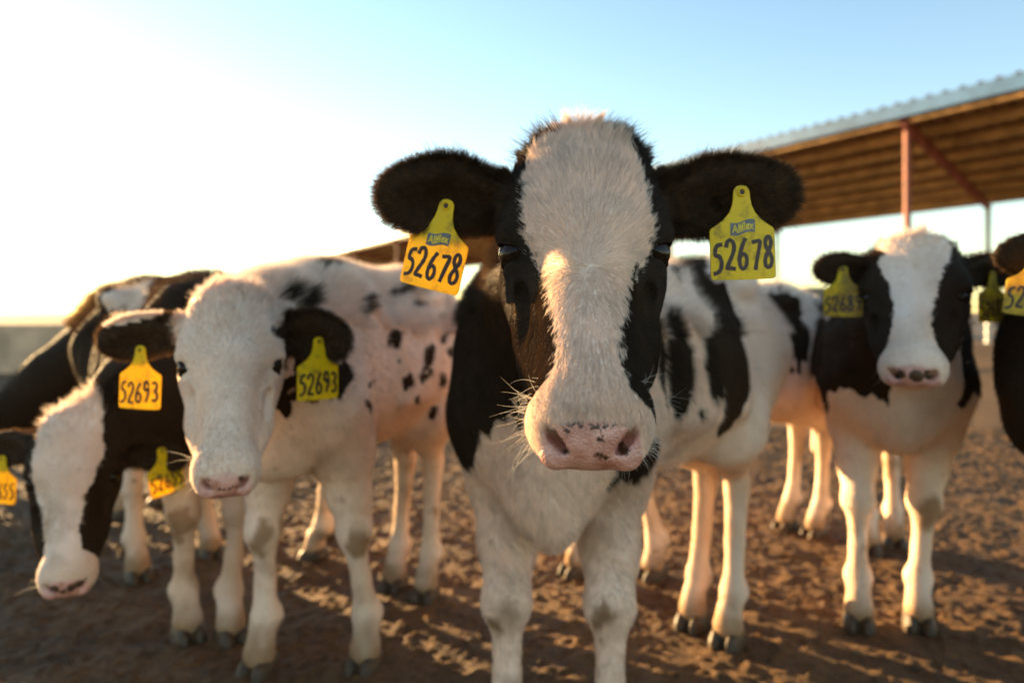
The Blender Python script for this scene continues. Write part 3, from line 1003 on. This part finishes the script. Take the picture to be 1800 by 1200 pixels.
    return cow, verts, nrm

def nose_field(q, inhead):
    s, t, u = q[:, 0], q[:, 1], q[:, 2]
    # the bare plate between and under the nostrils
    wdt = .041 + .004 * np.clip((-.03 - u) * 40, 0, 1) - .006 * np.clip((-.07 - u) * 60, 0, 1)
    top = .399 + .02 * (np.abs(s) / .04) ** 2 * .2
    d = np.minimum.reduce([wdt - np.abs(s), (t - top + (-.02 - u) * .25), (u + .098)])
    return np.clip(d / .004 + .5, 0, 1) * inhead

def nose_spots(q, extra):
    s, w_ = q[:, 0], q[:, 1] * .88 - q[:, 2] * .47      # across and down the plate
    out = np.full(len(q), -.02)
    for (a, b, r) in extra:          # position in millimetres across and below the top edge, radius
        out = np.maximum(out, r * .001 - np.hypot(s - a * .001, (w_ - .355 - b * .001)))
    return out

def make_ears(fr, specs):
    """spec: side, tip (world), face direction, half width"""
    out = []
    for side, tip, face, wdt in specs:
        base = fr.to_world((side * .060, .045, -.085))[0]
        a = np.array(tip) - base
        L_ = np.linalg.norm(a); a = a / L_
        n = np.array(face, float); n = unit(n - a * (n @ a))
        c = np.cross(n, a)
        if c[2] < 0: c = -c
        out.append(dict(base=base, L=L_, w=wdt, ax=np.array([a, c, n])))
    return out

def blobs(verts, items, jit=.012, fr=20):
    """signed field, positive inside any of the ellipsoids (centre, radii, [x axis angle])"""
    v = verts + jit * np.stack([fbm(verts * fr, 2), fbm(verts * fr + 40, 2), fbm(verts * fr + 80, 2)], -1)
    v = v + np.array([.6, .6, 2.2]) * jit * vnoise(verts * np.array([75, 75, 14]) + 5)[:, None]
    out = np.full(len(verts), -.2)
    for c, r in items:
        r = np.array(r); u = (v - np.array(c))
        k0 = np.linalg.norm(u / r, axis=1); k1 = np.linalg.norm(u / (r * r), axis=1) + 1e-9
        out = np.maximum(out, -k0 * (k0 - 1) / k1)
    return out

# ------------------------------------------------------------------ ground
def ground():
    xs = axis_grid(-900, 900, -2.6, 3.2, .0095, 60)
    ys = axis_grid(-60, 1500, .95, 4.6, .0095, 60)
    X, Y = np.meshgrid(xs, ys, indexing='ij')
    p = np.stack([X, Y, np.zeros_like(X)], -1).reshape(-1, 3)
    near = np.clip((14 - np.hypot(p[:, 0], p[:, 1])) / 8, 0, 1)
    hoofy = fbm(p * 5.5, 2)
    z = .010 * fbm(p * 1.6, 2) + .005 * hoofy + near * (.008 * fbm(p * 12 + 9, 3) - .016 * np.clip(vnoise(p * 9 + 70) - .40, 0, 1) + .014 * np.clip(vnoise(p * 38 + 50) - .42, 0, 1) * (vnoise(p * 3 + 8) > -.1) + .018 * np.clip(vnoise(p * 71 + 20) - .38, 0, 1) + .004 * fbm(p * 55 + 5, 3))
    z = z * np.clip(near + .25, 0, 1) + (1 - near) * np.clip((60 - np.hypot(p[:, 0], p[:, 1])) / 30, 0, 1) * .015 * np.abs(fbm(p * 4.3, 3)) - .010
    p[:, 2] = z
    nx, ny = X.shape
    idx = np.arange(nx * ny).reshape(nx, ny)
    f = np.stack([idx[:-1, :-1], idx[1:, :-1], idx[1:, 1:], idx[:-1, 1:]], -1).reshape(-1, 4)
    m, t, ns, ln, b = nmat("dry_manure_dirt")
    tc = N(ns, "ShaderNodeTexCoord")
    n1 = N(ns, "ShaderNodeTexNoise"); n1.inputs["Scale"].default_value = 3.5; n1.inputs["Detail"].default_value = 12; n1.inputs["Roughness"].default_value = .68
    n2 = N(ns, "ShaderNodeTexNoise"); n2.inputs["Scale"].default_value = 45; n2.inputs["Detail"].default_value = 8; n2.inputs["Roughness"].default_value = .7
    for n_ in (n1, n2): ln.new(tc.outputs["Object"], n_.inputs["Vector"])
    cr = N(ns, "ShaderNodeValToRGB")
    cr.color_ramp.elements[0].position = .33; cr.color_ramp.elements[0].color = (.022, .010, .0025, 1)
    cr.color_ramp.elements[1].position = .68; cr.color_ramp.elements[1].color = (.200, .092, .020, 1)
    mx = N(ns, "ShaderNodeMath", operation='MULTIPLY_ADD'); mx.inputs[1].default_value = .5
    hf = N(ns, "ShaderNodeMath", operation='MULTIPLY'); hf.inputs[1].default_value = .5
    ln.new(n1.outputs[0], mx.inputs[0]); ln.new(n2.outputs[0], hf.inputs[0]); ln.new(hf.outputs[0], mx.inputs[2])
    ln.new(mx.outputs[0], cr.inputs[0]); ln.new(cr.outputs[0], b.inputs["Base Color"])
    b.inputs["Roughness"].default_value = .85
    bp = N(ns, "ShaderNodeBump"); bp.inputs["Strength"].default_value = .8; bp.inputs["Distance"].default_value = .012
    ln.new(n2.outputs[0], bp.inputs["Height"]); ln.new(bp.outputs[0], b.inputs["Normal"])
    o = mesh_obj("ground", p, f, m, None, smooth=True)
    tag(o, kind="structure")
ground()

# ------------------------------------------------------------------ cattle shade
M_RUST = simple("red_oxide_steel", (.30, .085, .055), .6, var=.3, scale=3)
M_GALV = simple("galvanised_steel", (.42, .45, .48), .4, .6, var=.2, scale=4)
M_TRIM = simple("trim_paint_blue_grey", (.07, .17, .33), .5, 0, var=.2, scale=2)
M_PURL = simple("purlin_steel", (.52, .33, .15), .6, var=.3, scale=2)
M_DECK = simple("roof_deck_underside", (.24, .145, .065), .65, var=.35, scale=1.2)
def shade():
    u = V(-.537, .843, 0)
    n0, f0 = V(8.085, 13.96, CAM_Z + 3.98), V(12.9, 18.5, CAM_Z + 3.07)
    acr = f0 - n0
    t0, t1 = -10.0, 66.0
    root = empty("cattle_shade", (n0[0], n0[1], 0))
    tag(root, "long open cattle shade with a corrugated metal roof on red steel posts", "cattle shade")
    # corrugated roof sheet
    pit = .30
    prof = [(0, 0), (.09, 0), (.13, .05), (.21, .05), (.25, 0)]
    ts, hs = [], []
    k = t0
    while k < t1:
        for a, h in prof:
            ts.append(k + a); hs.append(h)
        k += pit
    v, f = [], []
    for a, h in zip(ts, hs):
        for s in (-.06, 1.03):
            v.append(n0 + acr * s + u * a + V(0, 0, .17 + h))
    for i in range(len(ts) - 1):
        f.append((2 * i, 2 * i + 2, 2 * i + 3, 2 * i + 1))
    roof = mesh_obj("roof", v, f, M_DECK, root)
    sm = roof.modifiers.new("thick", 'SOLIDIFY'); sm.thickness = .004
    # eave trim
    e0 = n0 - acr * .068
    mesh_obj("eave_trim", *beam_vf(e0 + u * t0 + V(0, 0, .02), e0 + u * t1 + V(0, 0, .02), .05, .27), M_TRIM, root)
    e1 = n0 + acr * 1.036
    mesh_obj("eave_trim", *beam_vf(e1 + u * t0 + V(0, 0, .06), e1 + u * t1 + V(0, 0, .06), .05, .18), M_PURL, root)
    for i in range(8):
        s = .02 + i * .137
        b = n0 + acr * s + V(0, 0, .06)
        mesh_obj("purlin", *beam_vf(b + u * t0, b + u * t1, .08, .2), M_PURL, root)
    k = -6.6
    while k < t1:
        for j, q in enumerate((n0, f0)):
            b = q + u * k
            top = b[2] - .08
            split = CAM_Z + (4.1 * .47 if j == 0 else 3.05)
            mesh_obj("post", *tube_vf([(b[0], b[1], -.05), (b[0], b[1], top)], .070, 12), M_RUST if j == 0 else M_GALV, root)
        a, b = n0 + u * k - acr * .04, f0 + u * k + acr * .02
        mesh_obj("rafter", *beam_vf(a - V(0, 0, .14), b - V(0, 0, .14), .12, .2), M_RUST, root)
        k += 6.6
shade()

# ------------------------------------------------------------------ far setting
M_PIPE = simple("pipe_paint_pale", (.55, .54, .50), .5, .2, var=.2, scale=3)
M_CONC = simple("old_concrete", (.62, .42, .27), .85, var=.25, scale=2.5, bump=.3)
M_WOOD = simple("weathered_timber", (.36, .22, .11), .8, var=.3, scale=5, bump=.3)
def pipe_fence(x0, x1, y0, y1, label, group=None, top=1.55, rails=8, r=.034, step=2.6):
    root = empty("pipe_fence", (x0, y0, 0)); tag(root, label, "fence")
    a, b = V(x0, y0, 0), V(x1, y1, 0)
    for i in range(rails):
        z = .22 + (top - .22) * i / (rails - 1)
        mesh_obj("rail", *tube_vf([a + V(0, 0, z), b + V(0, 0, z)], r, 8), M_PIPE, root)
    n = int(np.linalg.norm(b - a) / step)
    for i in range(n + 1):
        p = a + (b - a) * i / n
        mesh_obj("post", *tube_vf([p + V(0, -.05, -.1), p + V(0, -.05, top + .08)], .045, 10), M_WOOD if i % 3 == 2 else M_PIPE, root)
pipe_fence(8.2, 26, 17.0, 19.5, "pale pipe rail fence at the far side of the pen on the right")
pipe_fence(-4.4, -.3, 15.5, 16.5, "pale pipe rail fence far behind between the spotted calf and the nearest cow", rails=5, top=1.35)

def bunk():
    root = empty("feed_bunk", (-9, 9.2, 0)); tag(root, "low concrete feed bunk wall with a thin cable above it at left", "feed bunk")
    mesh_obj("wall", *beam_vf((-16, 9.6, .31), (-2.4, 9.0, .31), .22, .66), M_CONC, root)
    mesh_obj("cable", *tube_vf([(-16, 9.6, 1.02), (-5.6, 9.15, 1.03)], .014, 6), M_GALV, root)
    for x in (-12.5, -9.05, -5.65):
        y = 9.0 + (-2.4 - x) * .044
        mesh_obj("post", *tube_vf([(x, y + .2, -.1), (x, y + .2, 1.06)], .05, 10), M_WOOD, root)
bunk()

def shed():
    c = V(29.5, 62, 0)
    root = empty("feed_shed", c); tag(root, "small far shed with a brown roof seen past the rump at right", "shed")
    mesh_obj("wall", *box_vf(c + V(0, 0, 1.1), 5.4, 3.6, 2.2), M_WOOD, root)
    v = [c + V(a, b, zz) for a in (-3.1, 3.1) for b, zz in ((-2.3, 2.2), (0, 3.25), (2.3, 2.2), (2.3, 2.05), (0, 3.1), (-2.3, 2.05))]
    f = [(0, 1, 7, 6), (1, 2, 8, 7), (2, 3, 9, 8), (3, 4, 10, 9), (4, 5, 11, 10), (5, 0, 6, 11), (0, 5, 4, 1), (1, 4, 3, 2), (6, 7, 10, 11), (7, 8, 9, 10)]
    mesh_obj("roof", v, f, M_DECK, root)
    mesh_obj("door", *box_vf(c + V(-1.2, -1.83, .98), 1.0, .06, 1.95), M_RUST, root)
shed()
def gate_post():
    p = P(1456, 552, 15.2); p[2] = 0
    root = empty("timber_post", p); tag(root, "square timber post with a pale trough box on top at the right", "post")
    mesh_obj("post", *box_vf(p + V(0, 0, .45), .15, .15, 1.0), M_WOOD, root)
    mesh_obj("box", *box_vf(p + V(-.12, 0, 1.06), .46, .3, .21), M_PIPE, root)
gate_post()

# ------------------------------------------------------------------ the cows
def table(t, rows, j):
    r = np.array(rows)
    return np.interp(t, r[:, 0], r[:, j])

def ragged(verts, a=.006, sc_=55):
    return a * fbm(verts * sc_ + 11, 2)

BLAZE = [(-.03, -.015, .015), (-.008, -.024, .026), (.009, -.044, .042), (.036, -.061, .060), (.078, -.070, .069), (.126, -.067, .070), (.144, -.068, .075), (.170, -.059, .069),
         (.203, -.047, .052), (.234, -.039, .041), (.263, -.036, .037), (.304, -.031, .029), (.335, -.029, .026), (.356, -.034, .028), (.368, -.052, .034), (.376, -.2, .044), (.386, -.2, .2), (.5, -.2, .2)]

# --- the nearest cow
fh = Frame(V(.0825, .80, 1.008), V(.0625, .52, .672))
def hero_patch(v, q, inhead, isear):
    s, t, u = q[:, 0], q[:, 1], q[:, 2]
    body = blobs(v, [((-.02, 1.12, .87), (.25, .34, .25)), ((-.06, 1.20, .74), (.13, .22, .19)), ((-.09, 1.16, .62), (.07, .12, .10)),
                     ((.195, 1.07, .545), (.048, .08, .036)), ((.30, 1.25, .69), (.029, .09, .092)), ((.252, 1.18, .67), (.020, .08, .11)),
                     ((.36, 1.47, .88), (.012, .06, .032)), ((.42, 1.60, .92), (.05, .22, .045)), ((.43, 1.50, .85), (.034, .12, .05)),
                     ((.455, 1.48, .77), (.050, .14, .09)), ((.445, 1.40, .69), (.060, .14, .12)), ((.435, 1.37, .60), (.030, .12, .085)), ((.39, 1.31, .68), (.030, .12, .075)),
                     ((.342, 1.275, .592), (.011, .05, .018))], .012, 26)
    w_ = np.where(s < 0, -table(t, BLAZE, 1), table(t, BLAZE, 2))
    face = np.abs(s) - w_ + ragged(v, .005, 60)
    face = np.where((u < -.075) & (t < .33), .03, face)
    face = np.where(t < -.012, np.maximum(face, .004), face)
    out = np.where(inhead, face, body)
    out = np.where((t < .30) & ~inhead & (v[:, 2] > .74) & (v[:, 1] < 1.0), .05, out)
    return np.where(isear, .05, out)
ears = make_ears(fh, [(-1, P(656, 338, .815), V(.1, -1, -.25), .049), (1, P(1402, 340, .815), V(-.1, -1, -.25), .049)])
hero = dict(label="nearest cow facing the camera with a white blaze, black ears and two yellow tags", frame=fh, k=.98,
    S=(.085, 1.24), H=(.475, 1.70), fore=[(-.008, 1.10), (.158, 1.09)], hind=[(.475, 1.76), (.535, 1.665)], front=(-.12, -1), brisket=1,
    side_by_order=False, ears=ears, patch=hero_patch, fine=.0036, coarse=.011, hairs=900000, headd=22.0, denseY=1.32, frontd=7.0, hl=.012, hw=.00027, relief=.0035,
    spots=[(-31, 0, 4), (-26, 2, 4.5), (-20, 4.5, 4.5), (-14, 5, 2.6), (-9, 7, 2.6), (-4, 8, 2.2), (1, 9.5, 2.4), (6, 9, 2.6), (11, 8, 2.4), (16, 7, 2.6), (21, 5, 3.4), (26, 2, 4), (30, 6, 3.6), (-20, 13, 2.6), (7, 19, 3.2), (27, 27, 4.4), (26, 23, 3), (-21, 29, 2.4), (4, 31, 2), (8, 32, 2.2), (12, 33, 1.6)],
    dirt=[((-.024, 1.04, .282), (.026, .08, .045), 1), ((.138, 1.03, .285), (.031, .08, .042), 1), ((.03, 1.05, .50), (.02, .05, .02), .7), (fh.to_world((0, .392, -.012))[0], (.034, .010, .010), .25)],
    holes=[P(1257, 357, .823)], whisk=300, toplen=.02, tufts=1)
cow1, vv1, nn1 = build_cow(hero)
ear_tag(cow1, "52678", P(785, 362, .818), yaw=R(-16), roll=R(14), size=.0776, seed=2)
ear_tag(cow1, "52678", P(1303, 338, .807), yaw=R(4), roll=R(-2), size=.0785, seed=4)

# --- spotted calf
f2 = Frame(P(408, 497, 1.17), P(392, 868, .96), L=.44)
def calf_patch(v, q, inhead, isear):
    it = [((x, y, z_), (a_, .07, b_)) for x, y, z_, a_, b_ in [(-0.419, 1.547, 0.881, 0.0267, 0.0099), (-0.324, 1.479, 0.795, 0.0085, 0.0325), (-0.309, 1.872, 0.839, 0.0359, 0.0137), (-0.324, 1.79, 0.825, 0.0154, 0.0115), (-0.268, 1.857, 0.789, 0.0160, 0.0170), (-0.277, 1.613, 0.721, 0.0124, 0.0251), (-0.211, 1.756, 0.678, 0.0101, 0.0290), (-0.25, 1.63, 0.62, 0.0141, 0.0209), (-0.211, 1.833, 0.52, 0.0123, 0.0185), (-0.301, 1.434, 0.584, 0.0082, 0.0105), (-0.231, 1.683, 0.572, 0.0065, 0.0093), (-0.186, 1.832, 0.607, 0.0088, 0.0235), (-0.176, 1.924, 0.671, 0.0092, 0.0176), (-0.22, 1.702, 0.627, 0.0082, 0.0140), (-0.268, 1.609, 0.662, 0.0046, 0.0074), (-0.19, 1.934, 0.719, 0.0093, 0.0142), (-0.304, 1.429, 0.63, 0.0055, 0.0052), (-0.21, 1.738, 0.631, 0.0067, 0.0127)]]
    it += [((-.40, 1.26, .69), (.050, .07, .075)), ((-.445, 1.30, .62), (.022, .07, .05)), ((-.345, 1.385, .655), (.018, .05, .034)), ((-.36, 1.30, .71), (.035, .07, .02)),
           ((-.385, 1.34, .628), (.045, .07, .018)), ((-.426, 1.29, .804), (.014, .06, .032)), ((-.40, 1.325, .80), (.011, .06, .036))]
    body = blobs(v, it, .007, 34)
    s, t, u = q[:, 0], q[:, 1], q[:, 2]
    eye = np.full(len(v), -.05)
    for k in (-1, 1):
        eye = np.maximum(eye, .020 - np.hypot(np.hypot(t - .155, u + .080), np.abs(s - k * .07)))
    eye = np.maximum(eye, .012 - np.hypot(s - .085, t - .10))
    out = np.where(inhead, np.maximum(eye, -.04), body) + ragged(v, .003)
    e = np.where(isear, .05, out)
    for ee in sp2_ears:
        dl = (v - ee['base']) @ ee['ax'].T
        m = isear & (dl[:, 0] / ee['L'] < 1.2) & (dl[:, 0] / ee['L'] > -.1) & (np.abs(dl[:, 1]) < ee['w'] * 1.2)
        e = np.where(m, np.minimum((dl[:, 0] / ee['L'] - .18) * .1, .03), e)
        e = np.where(m & (dl[:, 1] > ee['w'] * .72) & (ee['base'][0] < -.5), -.02, e)
    return e
sp2_ears = make_ears(f2, [(-1, P(168, 608, 1.24), V(.15, -1, -.25), .042), (1, P(618, 604, 1.24), V(-.2, -1, -.2), .049)])
calf = dict(label="white calf with small black flank spots and a plain white face, tag 52693", frame=f2, k=.965,
    S=(-.46, 1.56), H=(-.33, 2.06), fore=[(-.555, 1.535), (-.325, 1.555)], hind=[(-.335, 2.00), (-.235, 1.93)],
    ears=sp2_ears, patch=calf_patch, fine=.0055, coarse=.012, hairs=260000, headd=4.0, hw=.0006, toplen=.030, topd=3.5, neckmid=(0, .02, .02),
    mat=M_COAT2, spots=[(-9, 27, 2.6), (0, 28, 2.6), (9, 27, 3), (17, 26, 2.4), (26, 12, 5), (-26, 10, 3.5)],
    dirt=[((-.545, 1.47, .275), (.034, .05, .05), .85), ((-.335, 1.48, .275), (.034, .05, .05), .85), ((-.25, 2.0, .50), (.06, .08, .09), .8)], whisk=40)
cow2, vv2, nn2 = build_cow(calf)
ear_tag(cow2, "52693", P(247, 615, 1.212), yaw=R(-8), roll=R(2), size=.0795, logo=False, seed=5)
ear_tag(cow2, "52693", P(560, 600, 1.221), yaw=R(44), roll=R(0), size=.0795, logo=False, seed=6)

# --- cow with lowered head
f3 = Frame(P(132, 715, 1.50), P(112, 1052, 1.30), L=.44)
BL3 = [(-.05, -.05, .05), (.0, -.06, .055), (.06, -.075, .06), (.12, -.08, .062), (.17, -.075, .045), (.22, -.06, .028), (.30, -.045, .020), (.34, -.05, .028), (.37, -.2, .2), (.5, -.2, .2)]
def low_patch(v, q, inhead, isear):
    s, t, u = q[:, 0], q[:, 1], q[:, 2]
    w_ = np.where(s < 0, -table(t, BL3, 1), table(t, BL3, 2))
    face = np.abs(s) - w_ + ragged(v)
    face = np.where((u < -.075) & (t < .36), .03, face)
    body = (v[:, 2] - .545) * .7 + .04 * fbm(v * 6, 3) + .012 * vnoise(v * np.array([70, 70, 12]))
    body = np.minimum(body, -blobs(v, [((-1.09, 1.95, .83), (.085, .16, .045)), ((-1.02, 1.90, .80), (.06, .12, .035))], .012, 20))
    out = np.where(inhead, face, body)
    out = np.where((t < .32) & (t > -.35) & ~inhead & (np.abs(s) < .3) & (u > -.35) & (v[:, 1] < 1.62), .04, out)
    return np.where(isear, .05, out)
e3 = make_ears(f3, [(-1, P(-45, 798, 1.56), V(0, -1, .1), .045), (1, P(328, 808, 1.56), V(0, -1, .1), .045)])
low = dict(label="cow lowering its white blazed head close to the ground at the lower left", frame=f3, k=.955,
    S=(-.77, 1.74), H=(-1.13, 2.12), fore=[(-.81, 1.69), (-.70, 1.68)], hind=[(-1.135, 2.06), (-1.0, 2.25)],
    ears=e3, patch=low_patch, spots=[(-20, 18, 9), (10, 20, 9), (24, 14, 8), (-5, 26, 6)], fine=.0065, coarse=.013, hairs=80000, headd=3.5, hw=.0007, neckmid=(0, 0, .02), mat=M_COAT2,
    dirt=[((-.80, 1.62, .275), (.034, .05, .05), .85), ((-.70, 1.62, .275), (.034, .05, .05), .85)], whisk=20)
cow3, vv3, nn3 = build_cow(low)
ear_tag(cow3, "52655", P(4, 806, 1.527), yaw=R(-10), roll=R(4), size=.076, logo=False, seed=7)
ear_tag(cow3, "52655", P(284, 792, 1.539), yaw=R(50), roll=R(-10), size=.076, logo=False, seed=8)

# --- dark cow grazing out of the frame at left
f4 = Frame(V(-2.10, 2.62, .44), V(-2.32, 2.42, .10))
def dark_patch(v, q, inhead, isear):
    b = blobs(v, [((-1.42, 2.62, .87), (.15, .25, .10)), ((-1.28, 2.6, .84), (.10, .25, .07))], .02, 12)
    out = np.where((v[:, 2] < .42) & (v[:, 0] > -1.72), (v[:, 2] - .42) * .5, .05)
    return np.minimum(out, -b)
e4 = make_ears(f4, [(-1, V(-2.02, 2.46, .44), V(-.3, -1, 0), .045), (1, V(-2.26, 2.76, .44), V(0, -1, 0), .045)])
dark = dict(label="dark brown cow behind, white patch on its withers, neck stretched down to the left", frame=f4, k=.97,
    S=(-1.50, 2.74), H=(-.78, 2.42), fore=[(-1.50, 2.66), (-1.44, 2.82)], hind=[(-.62, 2.20), (-.66, 2.42)],
    ears=e4, patch=dark_patch, fine=.010, coarse=.014, hairs=80000, headd=1.2, hw=.0009, toplen=.035, topd=4, rim_tint=.9, neckr=1.1, mat=M_COAT2, whisk=0)
cow4, _, _ = build_cow(dark)

# --- cow behind the nearest one
f5 = Frame(V(.10, 2.00, .94), V(.03, 1.82, .62))
def behind_patch(v, q, inhead, isear):
    b = blobs(v, [((.93, 2.32, .74), (.065, .16, .15)), ((1.10, 2.42, .78), (.03, .12, .08)), ((.30, 2.1, .85), (.2, .2, .25))], .03, 10)
    return np.where(inhead | isear, .03, b)
e5 = make_ears(f5, [(-1, V(-.02, 2.06, .92), V(0, -1, 0), .035), (1, V(.22, 2.06, .92), V(0, -1, 0), .035)])
beh = dict(label="white cow with black side patches standing behind the nearest cow, head hidden", frame=f5, k=.955,
    S=(.33, 2.17), H=(.96, 2.50), fore=[(.215, 2.10), (.445, 2.07)], hind=[(1.03, 2.53), (1.10, 2.45)],
    ears=e5, patch=behind_patch, fine=.010, coarse=.014, hairs=45000, headd=1.2, hw=.0009, mat=M_COAT2, whisk=0)
cow5, _, _ = build_cow(beh)

# --- cow facing us at right
f6 = Frame(P(1606, 408, 1.42), P(1604, 662, 1.20), L=.44, wid=1.16)
BL6 = [(-.05, -.06, .06), (.0, -.062, .06), (.06, -.072, .066), (.10, -.062, .058), (.15, -.045, .045), (.22, -.032, .033), (.28, -.034, .030), (.33, -.042, .034), (.37, -.2, .2), (.5, -.2, .2)]
def right_patch(v, q, inhead, isear):
    s, t, u = q[:, 0], q[:, 1], q[:, 2]
    w_ = np.where(s < 0, -table(t, BL6, 1), table(t, BL6, 2))
    face = np.abs(s) - w_ + ragged(v)
    face = np.where((u < -.075) & (t < .36), .03, face)
    body = (v[:, 2] - .56) * .6 + .045 * fbm(v * 7, 3) + .012 * vnoise(v * np.array([70, 70, 12]))
    body = np.minimum(body, -blobs(v, [((.90, 1.95, .80), (.04, .25, .05)), ((1.26, 1.98, .70), (.03, .20, .10)), ((.99, 1.64, .62), (.085, .16, .16))]))
    out = np.where(inhead, face, body)
    out = np.where((t < .32) & (t > -.3) & ~inhead & (np.abs(s) < .3) & (u > -.35) & (v[:, 1] < 1.62) & (v[:, 2] > .66), .04, out)
    return np.where(isear, .05, out)
e6 = make_ears(f6, [(-1, P(1428, 470, 1.46), V(0, -1, -.2), .038), (1, P(1790, 478, 1.46), V(0, -1, -.2), .038)])
rgt = dict(label="cow facing the camera at right with black shoulders, white legs and a wide white blaze", frame=f6, k=.955,
    S=(1.03, 1.85), H=(1.27, 2.42), fore=[(.895, 1.765), (1.045, 1.76)], hind=[(1.20, 2.30), (1.32, 2.36)],
    ears=e6, patch=right_patch, spots=[(-20, 22, 9), (6, 24, 12), (24, 18, 8)], fine=.0065, coarse=.013, hairs=70000, headd=3.5, hw=.0008, mat=M_COAT2, whisk=15,
    dirt=[((.915, 1.70, .275), (.034, .05, .05), .85), ((1.05, 1.70, .275), (.034, .05, .05), .85)])
cow6, _, _ = build_cow(rgt)
ear_tag(cow6, "52689", P(1482, 474, 1.454), yaw=R(-25), roll=R(0), size=.076, logo=False, seed=9, mat=M_TAGD)
ear_tag(cow6, "52689", P(1745, 482, 1.431), yaw=R(20), roll=R(0), size=.076, logo=False, seed=10, mat=M_TAGD)

# --- black cow cut by the right edge
f7 = Frame(V(1.10, 1.13, .95), V(1.12, .90, .66))
def black_patch(v, q, inhead, isear):
    return np.where(v[:, 2] < .33, -.02, .05)
e7 = make_ears(f7, [(-1, P(1738, 445, 1.20), V(0, -1, -.2), .047), (1, V(1.32, 1.16, .88), V(0, -1, -.2), .047)])
edge = dict(label="black cow mostly outside the frame at the right edge, one ear with a yellow tag", frame=f7, k=.965,
    S=(1.20, 1.38), H=(1.66, 1.78), fore=[(1.11, 1.30), (1.26, 1.26)], hind=[(1.60, 1.82), (1.70, 1.68)],
    ears=e7, patch=black_patch, fine=.009, coarse=.014, hairs=40000, headd=1.5, hw=.0009, mat=M_COAT2, whisk=0)
cow7, _, _ = build_cow(edge)
ear_tag(cow7, "52661", P(1822, 452, 1.15), yaw=R(-10), roll=R(8), size=.076, logo=False, seed=11, mat=M_TAGD)

# --- unseen cow added past the left frame edge to shade the foreground (a copy with its parts)
def dup_cow(root, loc, rz, label):
    c = root.copy(); col.objects.link(c)
    c.location = loc; c.rotation_euler = (0, 0, rz); c['label'] = label
    for ch in list(root.children):
        d = ch.copy(); col.objects.link(d); d.parent = c
        for g in list(ch.children):
            e = g.copy(); col.objects.link(e); e.parent = d
    return c
dup_cow(cow4, (-4.3, 4.7, 0), R(-6), "unseen dark cow added beyond the left edge to shade the foreground")
